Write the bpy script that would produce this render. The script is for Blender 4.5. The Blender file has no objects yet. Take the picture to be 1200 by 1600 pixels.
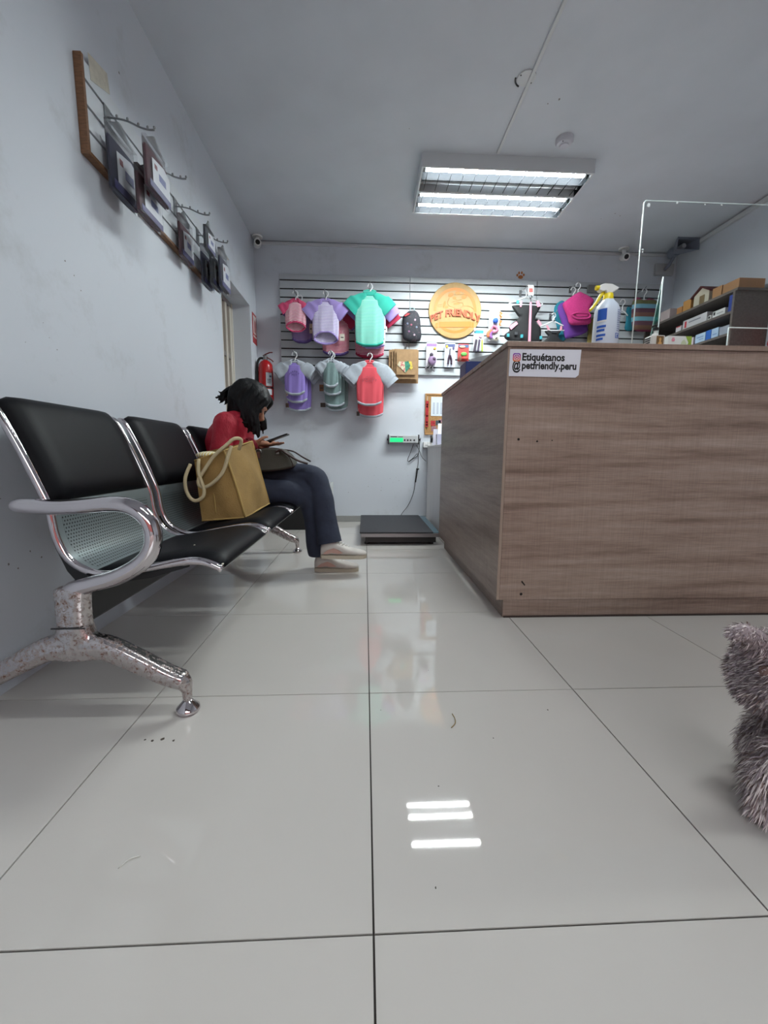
import bpy, bmesh, math, random
from mathutils import Vector, Matrix
random.seed(7)
C = bpy.context.scene.collection
SC = bpy.context.scene

# ------------------------------------------------------------------ camera
def cam_axes(yaw, pitch, roll):
    fwd = Vector((math.sin(yaw)*math.cos(pitch), math.cos(yaw)*math.cos(pitch), math.sin(pitch)))
    right = Vector((math.cos(yaw), -math.sin(yaw), 0))
    up = right.cross(fwd)
    return right*math.cos(roll)+up*math.sin(roll), up*math.cos(roll)-right*math.sin(roll), fwd
_r, _u, _f = cam_axes(0.0470, -0.1401, 0.0077)
cd = bpy.data.cameras.new('camera'); cam = bpy.data.objects.new('camera', cd); C.objects.link(cam)
cd.sensor_fit = 'HORIZONTAL'; cd.sensor_width = 36.0; cd.lens = 36.0*640.1/1200.0
cd.clip_start = 0.02; cd.clip_end = 200
cam.matrix_world = Matrix(((_r.x, _u.x, -_f.x, -0.0132), (_r.y, _u.y, -_f.y, -0.4978), (_r.z, _u.z, -_f.z, 0.6829), (0, 0, 0, 1)))
SC.camera = cam

# ------------------------------------------------------------------ world (overcast street light through the shop front) and exposure
w = bpy.data.worlds.new('overcast_sky'); SC.world = w; w.use_nodes = True
w.node_tree.nodes['Background'].inputs[0].default_value = (0.93, 0.97, 1.0, 1)
w.node_tree.nodes['Background'].inputs[1].default_value = 4.0
SC.view_settings.view_transform = 'Standard'; SC.view_settings.look = 'None'
SC.view_settings.gamma = 1.0; SC.view_settings.use_curve_mapping = False
SC.view_settings.exposure = 0.50
TUBE_POWER = 158.0

# ------------------------------------------------------------------ materials
def lin(c):
    return tuple(((x/255.0)/12.92 if x/255.0 <= 0.04045 else ((x/255.0+0.055)/1.055)**2.4) for x in c[:3]) + (1.0,)
MATS = {}
def nd(nt, t, **kw):
    n = nt.nodes.new(t)
    for k, v in kw.items(): setattr(n, k, v)
    return n
def mat(name, rgb, rough=0.5, metal=0.0, spec=0.5, noise=None, bump=None, sheen=0.0, coat=0.0, emit=None, coord='Object'):
    """noise=(scale, amount[, (sx,sy,sz)]) varies the colour; bump=(scale, strength[, (sx,sy,sz)])"""
    if name in MATS: return MATS[name]
    m = bpy.data.materials.new(name); m.use_nodes = True; nt = m.node_tree
    b = nt.nodes['Principled BSDF']; L = nt.links.new
    b.inputs['Base Color'].default_value = lin(rgb); b.inputs['Roughness'].default_value = rough
    b.inputs['Metallic'].default_value = metal; b.inputs['Specular IOR Level'].default_value = spec
    b.inputs['Sheen Weight'].default_value = sheen; b.inputs['Coat Weight'].default_value = coat
    if noise or bump: tc = nd(nt, 'ShaderNodeTexCoord')
    def tex(p, detail):
        n = nd(nt, 'ShaderNodeTexNoise'); n.inputs['Scale'].default_value = p[0]; n.inputs['Detail'].default_value = detail
        if len(p) > 2:
            mp = nd(nt, 'ShaderNodeMapping'); mp.inputs['Scale'].default_value = p[2]
            L(tc.outputs[coord], mp.inputs[0]); L(mp.outputs[0], n.inputs['Vector'])
        else: L(tc.outputs[coord], n.inputs['Vector'])
        return n
    if noise:
        n = tex(noise, 4); r = nd(nt, 'ShaderNodeValToRGB'); a = noise[1]; c = lin(rgb)
        r.color_ramp.elements[0].position = 0.3; r.color_ramp.elements[1].position = 0.7
        r.color_ramp.elements[0].color = tuple(x*(1-a) for x in c[:3])+(1,)
        r.color_ramp.elements[1].color = tuple(min(1, x*(1+a)) for x in c[:3])+(1,)
        L(n.outputs['Fac'], r.inputs[0]); L(r.outputs[0], b.inputs['Base Color'])
    if bump:
        n = tex(bump, 3); bp = nd(nt, 'ShaderNodeBump'); bp.inputs['Strength'].default_value = bump[1]; bp.inputs['Distance'].default_value = 0.01
        L(n.outputs['Fac'], bp.inputs['Height']); L(bp.outputs[0], b.inputs['Normal'])
    if emit:
        b.inputs['Emission Color'].default_value = lin(emit[0]) ; b.inputs['Emission Strength'].default_value = emit[1]
    MATS[name] = m; return m
def stripes(name, c1, c2, period, frac=0.5, rough=0.85, axis=2, zig=0.0):
    if name in MATS: return MATS[name]
    m = bpy.data.materials.new(name); m.use_nodes = True; nt = m.node_tree; L = nt.links.new
    b = nt.nodes['Principled BSDF']; b.inputs['Roughness'].default_value = rough; b.inputs['Sheen Weight'].default_value = 0.2
    tc = nd(nt, 'ShaderNodeTexCoord'); s = nd(nt, 'ShaderNodeSeparateXYZ'); L(tc.outputs['Object'], s.inputs[0])
    src = s.outputs[axis]
    if zig:
        ab = nd(nt, 'ShaderNodeMath', operation='ABSOLUTE'); L(s.outputs[0], ab.inputs[0])
        mm = nd(nt, 'ShaderNodeMath', operation='MULTIPLY_ADD'); L(ab.outputs[0], mm.inputs[0]); mm.inputs[1].default_value = zig; L(src, mm.inputs[2]); src = mm.outputs[0]
    d = nd(nt, 'ShaderNodeMath', operation='DIVIDE'); L(src, d.inputs[0]); d.inputs[1].default_value = period
    a = nd(nt, 'ShaderNodeMath', operation='ADD'); L(d.outputs[0], a.inputs[0]); a.inputs[1].default_value = 100.0
    fr = nd(nt, 'ShaderNodeMath', operation='FRACT'); L(a.outputs[0], fr.inputs[0])
    lt = nd(nt, 'ShaderNodeMath', operation='LESS_THAN'); L(fr.outputs[0], lt.inputs[0]); lt.inputs[1].default_value = frac
    mx = nd(nt, 'ShaderNodeMix', data_type='RGBA'); L(lt.outputs[0], mx.inputs['Factor'])
    mx.inputs[6].default_value = lin(c2); mx.inputs[7].default_value = lin(c1); L(mx.outputs[2], b.inputs['Base Color'])
    MATS[name] = m; return m
def bands(name, cols, period, rough=0.9):
    """several colour bands along local z"""
    if name in MATS: return MATS[name]
    m = bpy.data.materials.new(name); m.use_nodes = True; nt = m.node_tree; L = nt.links.new
    b = nt.nodes['Principled BSDF']; b.inputs['Roughness'].default_value = rough
    tc = nd(nt, 'ShaderNodeTexCoord'); s = nd(nt, 'ShaderNodeSeparateXYZ'); L(tc.outputs['Object'], s.inputs[0])
    d = nd(nt, 'ShaderNodeMath', operation='DIVIDE'); L(s.outputs[2], d.inputs[0]); d.inputs[1].default_value = period
    a = nd(nt, 'ShaderNodeMath', operation='ADD'); L(d.outputs[0], a.inputs[0]); a.inputs[1].default_value = 100.0
    fr = nd(nt, 'ShaderNodeMath', operation='FRACT'); L(a.outputs[0], fr.inputs[0])
    r = nd(nt, 'ShaderNodeValToRGB'); r.color_ramp.interpolation = 'CONSTANT'
    while len(r.color_ramp.elements) < len(cols): r.color_ramp.elements.new(0.5)
    for i, c in enumerate(cols): r.color_ramp.elements[i].position = i/len(cols); r.color_ramp.elements[i].color = lin(c)
    L(fr.outputs[0], r.inputs[0]); L(r.outputs[0], b.inputs['Base Color']); MATS[name] = m; return m
def speck(name, base, spot, scale, lo, hi, rough=0.5, metal=0.0, srough=0.7, smetal=0.0, zmax=None):
    """base with noise-shaped spots of another colour (rust, dirt)"""
    if name in MATS: return MATS[name]
    m = bpy.data.materials.new(name); m.use_nodes = True; nt = m.node_tree; L = nt.links.new
    b = nt.nodes['Principled BSDF']
    tc = nd(nt, 'ShaderNodeTexCoord'); n = nd(nt, 'ShaderNodeTexNoise'); n.inputs['Scale'].default_value = scale; n.inputs['Detail'].default_value = 6
    n.inputs['Roughness'].default_value = 0.7
    L(tc.outputs['Object'], n.inputs['Vector'])
    r = nd(nt, 'ShaderNodeMapRange'); r.inputs['From Min'].default_value = lo; r.inputs['From Max'].default_value = hi; L(n.outputs['Fac'], r.inputs['Value'])
    mx = nd(nt, 'ShaderNodeMix', data_type='RGBA'); L(r.outputs[0], mx.inputs['Factor']); mx.inputs[6].default_value = lin(base); mx.inputs[7].default_value = lin(spot)
    L(mx.outputs[2], b.inputs['Base Color'])
    for key, a0, a1 in (('Roughness', rough, srough), ('Metallic', metal, smetal)):
        q = nd(nt, 'ShaderNodeMapRange'); q.inputs['To Min'].default_value = a0; q.inputs['To Max'].default_value = a1
        L(r.outputs[0], q.inputs['Value']); L(q.outputs[0], b.inputs[key])
    MATS[name] = m; return m
def clear(name, tint=(235, 242, 245), gloss=0.12, rough=0.03, body=0.0):
    """thin clear sheet: mostly see-through with a fresnel gloss"""
    if name in MATS: return MATS[name]
    m = bpy.data.materials.new(name); m.use_nodes = True; nt = m.node_tree; L = nt.links.new
    nt.nodes.remove(nt.nodes['Principled BSDF']); out = nt.nodes['Material Output']
    t = nd(nt, 'ShaderNodeBsdfTransparent'); t.inputs[0].default_value = lin(tint)
    g = nd(nt, 'ShaderNodeBsdfGlossy'); g.inputs['Roughness'].default_value = rough
    lw = nd(nt, 'ShaderNodeFresnel'); lw.inputs['IOR'].default_value = 1.15
    a = nd(nt, 'ShaderNodeMath', operation='ADD'); L(lw.outputs[0], a.inputs[0]); a.inputs[1].default_value = gloss
    mx = nd(nt, 'ShaderNodeMixShader'); L(a.outputs[0], mx.inputs[0]); L(t.outputs[0], mx.inputs[1]); L(g.outputs[0], mx.inputs[2])
    last = mx
    if body:
        df = nd(nt, 'ShaderNodeBsdfDiffuse'); df.inputs[0].default_value = lin((225, 228, 232))
        m2 = nd(nt, 'ShaderNodeMixShader'); m2.inputs[0].default_value = body; L(mx.outputs[0], m2.inputs[1]); L(df.outputs[0], m2.inputs[2]); last = m2
    L(last.outputs[0], out.inputs[0]); MATS[name] = m; return m

# ------------------------------------------------------------------ mesh builder
class MB:
    def __init__(s): s.v = []; s.f = []
    def add(s, vs, fs):
        o = len(s.v); s.v += [Vector(p) for p in vs]; s.f += [tuple(i+o for i in f) for f in fs]; return s
    def box(s, x0, x1, y0, y1, z0, z1):
        return s.add([(x, y, z) for x in (x0, x1) for y in (y0, y1) for z in (z0, z1)],
                     [(0, 1, 3, 2), (4, 6, 7, 5), (0, 4, 5, 1), (2, 3, 7, 6), (0, 2, 6, 4), (1, 5, 7, 3)])
    def hexa(s, p):   # 4 bottom corners (ccw) then 4 top
        return s.add(p, [(3, 2, 1, 0), (4, 5, 6, 7), (0, 1, 5, 4), (1, 2, 6, 5), (2, 3, 7, 6), (3, 0, 4, 7)])
    def loft(s, rings, cap0=True, cap1=True, closed=True):
        n = len(rings[0]); vs = [p for r in rings for p in r]; fs = []
        for i in range(len(rings)-1):
            for j in range(n if closed else n-1):
                k = (j+1) % n; fs.append((i*n+j, i*n+k, (i+1)*n+k, (i+1)*n+j))
        if cap0: fs.append(tuple(range(n-1, -1, -1)))
        if cap1: fs.append(tuple((len(rings)-1)*n+j for j in range(n)))
        return s.add(vs, fs)
    def sweep(s, path, size, n=10, cap=True, ref=Vector((0, 1, 0)), power=2.0, closed=False):
        """path of points; size: r, (w,h) or list of either; w runs along ref"""
        P = [Vector(p) for p in path]; rings = []; N = len(P)
        for i, p in enumerate(P):
            if closed: t = P[(i+1) % N]-P[i-1]
            else: t = P[min(i+1, N-1)]-P[max(i-1, 0)]
            if t.length < 1e-9: t = Vector((0, 0, 1))
            t.normalize(); a = ref-t*ref.dot(t)
            if a.length < 1e-3: a = Vector((1, 0, 0))-t*t.x
            a.normalize(); b = t.cross(a)
            z = size[i] if isinstance(size, list) else size
            wv, hv = z if isinstance(z, tuple) else (z, z)
            ring = []
            for k in range(n):
                an = 2*math.pi*k/n; c, d = math.cos(an), math.sin(an)
                if power != 2.0:
                    c = math.copysign(abs(c)**(2/power), c); d = math.copysign(abs(d)**(2/power), d)
                ring.append(p+a*(wv*c)+b*(hv*d))
            rings.append(ring)
        if closed: rings.append(rings[0]); cap = False
        return s.loft(rings, cap, cap)
    def tube(s, path, r, n=8, cap=True): return s.sweep(path, r, n, cap)
    def prism(s, poly, axis, a, b):
        mk = {'x': lambda p, t: (t, p[0], p[1]), 'y': lambda p, t: (p[0], t, p[1]), 'z': lambda p, t: (p[0], p[1], t)}[axis]
        n = len(poly); vs = [mk(p, a) for p in poly]+[mk(p, b) for p in poly]
        fs = [tuple(range(n-1, -1, -1)), tuple(range(n, 2*n))]+[(i, (i+1) % n, n+(i+1) % n, n+i) for i in range(n)]
        return s.add(vs, fs)
    def ell(s, c, r, nu=16, nv=10):
        c = Vector(c); rings = []
        for i in range(nv+1):
            th = math.pi*(0.02+0.96*i/nv)
            rings.append([c+Vector((r[0]*math.sin(th)*math.cos(2*math.pi*j/nu), r[1]*math.sin(th)*math.sin(2*math.pi*j/nu), r[2]*math.cos(th))) for j in range(nu)])
        return s.loft(rings)
    def lathe(s, prof, c, n=20, axis='z', cap=True):
        c = Vector(c); rings = []
        for r, h in prof:
            ring = []
            for j in range(n):
                a = 2*math.pi*j/n; p, q = r*math.cos(a), r*math.sin(a)
                ring.append(c+Vector({'z': (p, q, h), 'y': (p, h, q), 'x': (h, p, q)}[axis]))
            rings.append(ring)
        return s.loft(rings, cap, cap)
    def xf(s, M):
        s.v = [M @ p for p in s.v]; return s
    def build(s, name, m, parent=None, base=None, smooth=False, bevel=0.0, local=False, auto=False):
        off = Vector((0, 0, 0))
        if parent is not None and not local:
            p = parent
            while p is not None: off += p.location; p = p.parent
        if base is not None: off = Vector(base)
        me = bpy.data.meshes.new(name); me.from_pydata([tuple(p-off) for p in s.v], [], s.f); me.validate()
        bm = bmesh.new(); bm.from_mesh(me); bmesh.ops.recalc_face_normals(bm, faces=bm.faces); bm.to_mesh(me); bm.free()
        me.materials.append(m)
        if smooth or auto:
            for p in me.polygons: p.use_smooth = True
        o = bpy.data.objects.new(name, me); C.objects.link(o); o.parent = parent
        if base is not None: o.location = base
        if bevel:
            bv = o.modifiers.new('bevel', 'BEVEL'); bv.width = bevel; bv.segments = 2; bv.limit_method = 'ANGLE'
        if auto:
            bm = bmesh.new(); bm.from_mesh(me)
            for e in bm.edges:
                if len(e.link_faces) == 2 and e.calc_face_angle() > 0.7: e.smooth = False
            bm.to_mesh(me); bm.free()
        return o
def box(*a): return MB().box(*a)
def fuse(o, voxel, it=4, fac=0.5):
    """voxel-fuse overlapping volumes into one continuous skin"""
    r = o.modifiers.new('fuse', 'REMESH'); r.mode = 'VOXEL'; r.voxel_size = voxel; r.use_smooth_shade = True
    sm = o.modifiers.new('soften', 'SMOOTH'); sm.iterations = it; sm.factor = fac
    dg = bpy.context.evaluated_depsgraph_get(); ev = o.evaluated_get(dg)
    me = bpy.data.meshes.new_from_object(ev); o.modifiers.clear(); old = o.data; nm = old.name
    o.data = me; bpy.data.meshes.remove(old); me.name = nm
    for p in me.polygons: p.use_smooth = True
    return o
def tag(o, label, cat, group=None, kind=None):
    o['label'] = label; o['category'] = cat
    if group: o['group'] = group
    if kind: o['kind'] = kind
    return o
def thing(name, label, cat, loc=(0, 0, 0), group=None):
    o = bpy.data.objects.new(name, None); C.objects.link(o); o.location = loc; o.empty_display_size = 0.05
    return tag(o, label, cat, group)
def struct(o):
    o['kind'] = 'structure'; return o
def copy_tree(o, parent=None):
    c = o.copy(); C.objects.link(c); c.parent = parent
    for ch in list(o.children): copy_tree(ch, c)
    return c
def smooth_path(pts, k=6, closed=False):
    P = [Vector(p) for p in pts]; out = []; n = len(P)
    for i in range(n if closed else n-1):
        if closed: a, b, c, d = P[i-1], P[i], P[(i+1) % n], P[(i+2) % n]
        else: a, b, c, d = P[max(i-1, 0)], P[i], P[i+1], P[min(i+2, n-1)]
        for j in range(k):
            t = j/k
            out.append(0.5*((2*b)+(c-a)*t+(2*a-5*b+4*c-d)*t*t+(3*b-a-3*c+d)*t**3))
    if not closed: out.append(P[-1])
    return out
def text_mb(body, size, bold=0.0, extrude=0.0, align='LEFT', spacing=1.0):
    cu = bpy.data.curves.new('lettering', 'FONT'); cu.body = body; cu.size = size; cu.offset = bold; cu.extrude = extrude
    cu.align_x = align; cu.space_character = spacing; cu.resolution_u = 3
    o = bpy.data.objects.new('lettering', cu); C.objects.link(o)
    dg = bpy.context.evaluated_depsgraph_get(); me = bpy.data.meshes.new_from_object(o.evaluated_get(dg))
    m = MB(); m.v = [v.co.copy() for v in me.vertices]; m.f = [tuple(p.vertices) for p in me.polygons]
    bpy.data.objects.remove(o); bpy.data.curves.remove(cu); bpy.data.meshes.remove(me)
    return m
def face_front(m, x, y, z):   # text plane XY -> world XZ facing -Y
    m.v = [Vector((x+p.x, y-p.z, z+p.y)) for p in m.v]; return m

# common materials
WALL = speck('wall_paint', (208, 213, 221), (176, 178, 180), 2.2, 0.55, 0.85, 0.75, 0, 0.75)
CEIL = mat('ceiling_paint', (200, 204, 211), 0.85, noise=(3.0, 0.04))
WHITE = mat('white_plastic', (226, 227, 226), 0.4)
DARKGREY = mat('dark_grey_plastic', (52, 54, 58), 0.5)
BLACK = mat('black_plastic', (18, 18, 20), 0.4)
CHROME = mat('chrome', (206, 200, 203), 0.05, 1.0)
STEEL = mat('brushed_steel', (150, 152, 154), 0.35, 1.0)
RUST = speck('rusty_chrome', (196, 190, 190), (104, 72, 54), 95.0, 0.485, 0.66, 0.12, 1.0, 0.7, 0.1)
LEATHER = mat('black_leatherette', (13, 13, 18), 0.5, spec=0.16, bump=(420, 0.06), noise=(6, 0.15))
KRAFT = mat('kraft_card', (160, 128, 92), 0.8, noise=(25, 0.12))

# ================================================================== STRUCTURE
XL, XR, YF, YB, ZC = -1.04, 3.00, -2.70, 3.636, 2.62
TILE = mat('polished_tile', (198, 193, 188), 0.03, spec=0.5, noise=(1.7, 0.035))
GROUT = mat('dark_grout', (58, 52, 50), 0.9)
floor = struct(box(XL-0.25, XR+0.2, YF-0.2, YB+0.2, -0.10, -0.004).build('floor', GROUT))
G = 0.0016
xs = [XL-0.2, -0.6, 0, 0.6, 1.2, 1.8, 2.4, XR]; ys = [YF-0.1]+[-2.4+0.6*i for i in range(10)]+[YB]
cache = {}
for i in range(len(xs)-1):
    for j in range(len(ys)-1):
        sx, sy = xs[i+1]-xs[i], ys[j+1]-ys[j]; key = (round(sx, 3), round(sy, 3))
        if key not in cache:
            t = box(G, sx-G, G, sy-G, -0.012, 0.0).build('tile', TILE, floor, local=True); cache[key] = t.data
        else:
            t = bpy.data.objects.new('tile', cache[key]); C.objects.link(t); t.parent = floor
        t.location = (xs[i], ys[j], 0)
DY0, DY1, DZ = 2.66, 3.418, 1.985          # opening of the barred side door
m = MB(); m.box(XL-0.20, XL, YF, DY0, 0, ZC); m.box(XL-0.20, XL, DY1, YB+0.2, 0, ZC); m.box(XL-0.20, XL, DY0, DY1, DZ, ZC)
wall_left = struct(m.build('wall_left', WALL))
wall_back = struct(box(XL-0.2, XR+0.2, YB, YB+0.2, 0, ZC).build('wall_back', WALL))
wall_right = struct(box(XR, XR+0.2, YF, YB, 0, ZC).build('wall_right', WALL))
m = MB(); m.box(XL-0.2, -0.7, YF-0.2, YF, 0, ZC); m.box(2.1, XR+0.2, YF-0.2, YF, 0, ZC); m.box(-0.7, 2.1, YF-0.2, YF, 2.2, ZC)
wall_front = struct(m.build('wall_front', mat('maroon_shopfront', (88, 52, 50), 0.6)))  # unseen front; maroon picked to tint the chrome's reflections
street = struct(box(-30, 34, -40, YF-0.25, -0.20, -0.05).build('ground_unseen_street', mat('asphalt', (74, 72, 72), 0.9, noise=(2, .15))))  # unseen street, added to darken what the chrome reflects
facade = struct(box(-30, 34, -12.4, -12.0, -0.05, 4.2).build('wall_unseen_facade', mat('brick_red_facade', (112, 56, 52), 0.85, noise=(.6, .15))))  # unseen facade, added to keep low sky out of the chrome's reflections
ceiling = struct(box(XL-0.2, XR+0.2, YF-0.2, YB+0.2, ZC, ZC+0.15).build('ceiling', CEIL))
BASEB = mat('grey_skirting', (150, 150, 148), 0.3, noise=(4, 0.06))
bb = struct(box(XL, 0.62, YB-0.012, YB, 0.0, 0.062).build('baseboard_back', BASEB, bevel=0.003))
# cable ducts
DUCT = mat('duct_plastic', (200, 202, 204), 0.5)
for k, b in enumerate([(XL+0.02, XR-0.12, YB-0.016, YB, ZC-0.032, ZC-0.008), (XR-0.030, XR, -2.0, YB-0.12, ZC-0.045, ZC-0.012),
                       (0.832, 0.850, -0.9, 2.41, ZC-0.012, ZC)]):
    o = box(*b).build('trim_%d' % (k+1), DUCT, bevel=0.003); struct(o)
# barred metal side door in its recess
CREAM = mat('cream_metal', (214, 206, 194), 0.45); PANE = mat('door_pane', (120, 108, 98), 0.25, noise=(3, 0.1))
door = bpy.data.objects.new('door_1', None); C.objects.link(door); door.location = (XL-0.16, DY0, 0); struct(door)
door['label'] = 'cream metal side door with vertical bars in a wall recess'
box(XL-0.20, XL-0.185, DY0, DY1, 0.0, DZ).build('pane', PANE, door)
for y in (DY0, DY1-0.035): box(XL-0.185, XL-0.15, y, y+0.035, 0.0, DZ).build('stile', CREAM, door, bevel=0.003)
for z in (0.03, 1.50, DZ-0.04): box(XL-0.182, XL-0.152, DY0+0.035, DY1-0.035, z, z+0.04).build('rail', mat('rail_metal', (150, 144, 138), 0.45), door, bevel=0.003)
for k in range(6):
    y = DY0+0.09+k*0.115; box(XL-0.178, XL-0.150, y, y+0.045, 0.07, DZ-0.04).build('bar', CREAM, door, bevel=0.003)
# scuffs and chips on the walls: small thin flakes
MARK = mat('wall_chip', (128, 124, 122), 0.9)
def flake(parent, c, n, r, m=MARK):
    """an irregular chip in the paint: n = wall normal axis/sign"""
    k = random.randint(5, 7); pts = []
    for i in range(k):
        a = 2*math.pi*i/k; q = r*0.6*random.uniform(0.4, 1.0); pts.append((q*math.cos(a)*1.0, q*math.sin(a)*1.2))
    mb = MB()
    if n == 'x': mb.prism([(c[1]+p[0], c[2]+p[1]) for p in pts], 'x', c[0], c[0]+0.0006)
    elif n == 'y': mb.prism([(c[0]+p[0], c[2]+p[1]) for p in pts], 'y', c[1]-0.0006, c[1])
    else: mb.prism([(c[0]+p[0], c[1]+p[1]) for p in pts], 'z', c[2], c[2]+n)
    return mb.build('paint_chip', m, parent)
for (y, z, r) in [(0.98, 1.02, .004), (0.95, 1.05, .003), (0.93, 1.09, .003), (0.85, 1.01, .003), (0.66, 1.70, .012), (0.70, 1.66, .008), (0.62, 1.62, .014),
                  (1.06, 1.33, .006), (1.10, 1.30, .005), (1.13, 1.26, .005), (0.75, 1.24, .005), (0.70, 0.36, .008), (0.73, 0.34, .006), (0.78, 0.38, .005), (0.82, 0.35, .006),
                  (1.50, 2.25, .012), (0.70, 0.55, .004)]:
    flake(wall_left, (XL, y, z), 'x', r)
for (x, z, r) in [(0.02, 0.36, .006), (0.02, 0.38, .004), (0.02, 0.40, .004), (0.15, 0.32, .008), (0.155, 0.35, .005), (0.08, 0.47, .005), (0.12, 0.43, .004), (0.24, 0.44, .006),
                  (0.30, 0.45, .005), (0.33, 0.42, .006), (0.27, 0.40, .004), (0.42, 0.47, .004), (-0.18, 0.30, .007), (0.10, 0.55, .004), (2.02, 2.46, .006)]:
    flake(wall_back, (x, YB, z), 'y', r)
for (x, y, r) in [(2.0, 3.02, .010), (2.06, 3.05, .009), (1.93, 3.1, .007), (0.25, 2.25, .006), (1.05, 2.0, .012), (1.0, 2.03, .008)]:
    flake(ceiling, (x, y, ZC), -0.0008, r)
SPOT = mat('floor_speck', (70, 62, 55), 0.8); STRAND = mat('dry_fibre', (150, 128, 84), 0.8)
for (x, y, r) in [(0.482, 0.505, .005), (0.03, 0.52, .0025), (0.14, 0.26, .004), (0.30, 0.40, .003), (-0.52, 0.42, .008), (-0.50, 0.425, .010), (-0.47, 0.42, .007), (-0.54, 0.424, .006), (0.10, 0.06, .003), (0.19, 0.72, .002)]:
    flake(floor, (x, y, 0.0), 0.0006, r, SPOT)
MB().tube(smooth_path([(0.205, 0.44, .002), (0.218, 0.455, .003), (0.222, 0.475, .002), (0.219, 0.495, .002)], 4), 0.0012, 5).build('fibre', STRAND, floor, smooth=True)
MB().tube(smooth_path([(-0.42, 0.11, .0015), (-0.41, 0.125, .002), (-0.395, 0.13, .0015)], 4), 0.0008, 5).build('fibre', mat('pale_fibre', (225, 222, 215), .8), floor, smooth=True)

# ================================================================== CEILING LIGHTS
LIT = mat('lit_tube', (255, 255, 255), 0.5, emit=((243, 252, 251), TUBE_POWER)); UNLIT = mat('unlit_tube', (205, 210, 214), 0.3)
REFL = mat('trough_glare_darkened', (24, 26, 29), 0.6, spec=0.05); LAMPWHITE = mat('lamp_housing', (206, 209, 212), 0.45); LOUV = mat('louvre_blade', (44, 46, 50), 0.6, spec=0.05)  # troughs and louvres coloured near black to offset glare of the lit tubes
def ceiling_light(label, x0, y0, zt=ZC, lit=(1, 0, 1, 1)):
    X1, Y1, zb = x0+1.15, y0+0.53, zt-0.085
    t = thing('ceiling_light', label, 'light', (x0+0.575, y0+0.265, zt), 'fluorescent fittings on the ceiling')
    m = MB(); m.box(x0, X1, y0, Y1, zt-0.012, zt); m.box(x0, X1, y0, y0+0.012, zb, zt-0.012); m.box(x0, X1, Y1-0.012, Y1, zb, zt-0.012)
    m.box(x0, x0+0.012, y0+0.012, Y1-0.012, zb, zt-0.012); m.box(X1-0.012, X1, y0+0.012, Y1-0.012, zb, zt-0.012)
    m.build('housing', LAMPWHITE, t)
    P = [y0+0.012, y0+0.1325, y0+0.256, y0+0.274, y0+0.3965, y0+0.518]
    box(x0+0.012, X1-0.012, P[2], P[3], zb, zt-0.014).build('centre_bar', LAMPWHITE, t)
    for y in (P[1], P[4]): MB().prism([(y-.0012, zb+.001), (y+.0012, zb+.001), (y+.008, zb+.056), (y-.008, zb+.056)], 'x', x0+.013, X1-.013).build('cutoff_wall', REFL, t)  # added partitions, shaped to keep tube light off the upper back wall
    for b_ in ((x0+.0125, X1-.0125, P[5]-.0012, P[5]-.0002), (x0+.0125, X1-.0125, P[0]+.0002, P[0]+.0012), (x0+.0122, x0+.0128, P[0]+.002, P[5]-.002), (X1-.0128, X1-.0122, P[0]+.002, P[5]-.002)): box(*b_, zb+.001, zt-.014).build('glare_liner', REFL, t)  # added dark lining so the lit housing sides don't wash out
    cells = [(P[0], P[1]), (P[1], P[2]), (P[3], P[4]), (P[4], P[5])]
    for k, (q0, q1) in enumerate(cells):          # shallow reflector above each tube
        rings = []
        for i in range(7):
            u = i/6; y = q0+.002+(q1-q0-.004)*u; z = zb+0.050+0.018*(1-(2*u-1)**2)
            rings.append([(x0+0.013, y, z), (X1-0.013, y, z), (X1-0.013, y, z+0.002), (x0+0.013, y, z+0.002)])
        MB().loft(rings).build('reflector', REFL if lit[k] else mat('trough_unlit_copy', (150, 158, 166), .4), t, smooth=True)  # paler copy over an unlit tube, making up for its missing light
    for a, b in ((P[0], P[2]), (P[3], P[5])):
        for k in range(14):
            x = x0+0.045+k*(1.06/13); c = (a+b)/2
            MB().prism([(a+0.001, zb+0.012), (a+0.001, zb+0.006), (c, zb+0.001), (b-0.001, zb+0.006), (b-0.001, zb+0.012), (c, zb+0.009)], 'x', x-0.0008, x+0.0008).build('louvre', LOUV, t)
    for k, (q0, q1) in enumerate(cells):
        y = (q0+q1)/2; z = zb+0.030
        MB().lathe([(0.0125, x0+0.035), (0.0125, X1-0.035)], (0, y, z), 12, 'x').build('tube', LIT if lit[k] else UNLIT, t, smooth=True)
        for xx in (x0+0.013, X1-0.0345): MB().lathe([(0.0145, xx), (0.0145, xx+0.0215)], (0, y, z), 12, 'x').build('tube_cap', STEEL, t, smooth=True)
    return t
ceiling_light('surface-mounted fluorescent ceiling light with louvres and three lit tubes', 0.355, 2.435)
ceiling_light('second fluorescent ceiling light above the near part of the waiting area', 0.20, 0.20, lit=(0, 1, 0, 0))

# ceiling fittings
o = MB().lathe([(0.052, 0.0), (0.052, -0.018), (0.044, -0.032), (0.030, -0.036), (0.0, -0.036)], (1.215, 2.275, ZC), 28).build('smoke_detector', mat('aged_white', (196, 196, 204), 0.5), None, (1.215, 2.275, ZC), auto=True)
tag(o, 'round white smoke detector on the ceiling in front of the light', 'smoke detector')
MB().lathe([(0.028, -0.034), (0.026, -0.044), (0.0, -0.044)], (1.215, 2.275, ZC), 24).build('sensor_cap', mat('aged_white', (196, 196, 204)), o, auto=True)
MB().ell((1.193, 2.245, ZC-0.034), (.004, .004, .003), 8, 5).build('indicator', DARKGREY, o)
j = thing('junction_cover', 'round ceiling junction cover half open under the cable duct', 'junction box', (0.82, 1.88, ZC))
MB().lathe([(0.048, 0.0), (0.048, -0.006), (0.0, -0.006)], (0.82, 1.88, ZC), 28).build('plate', DUCT, j, auto=True)
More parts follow.
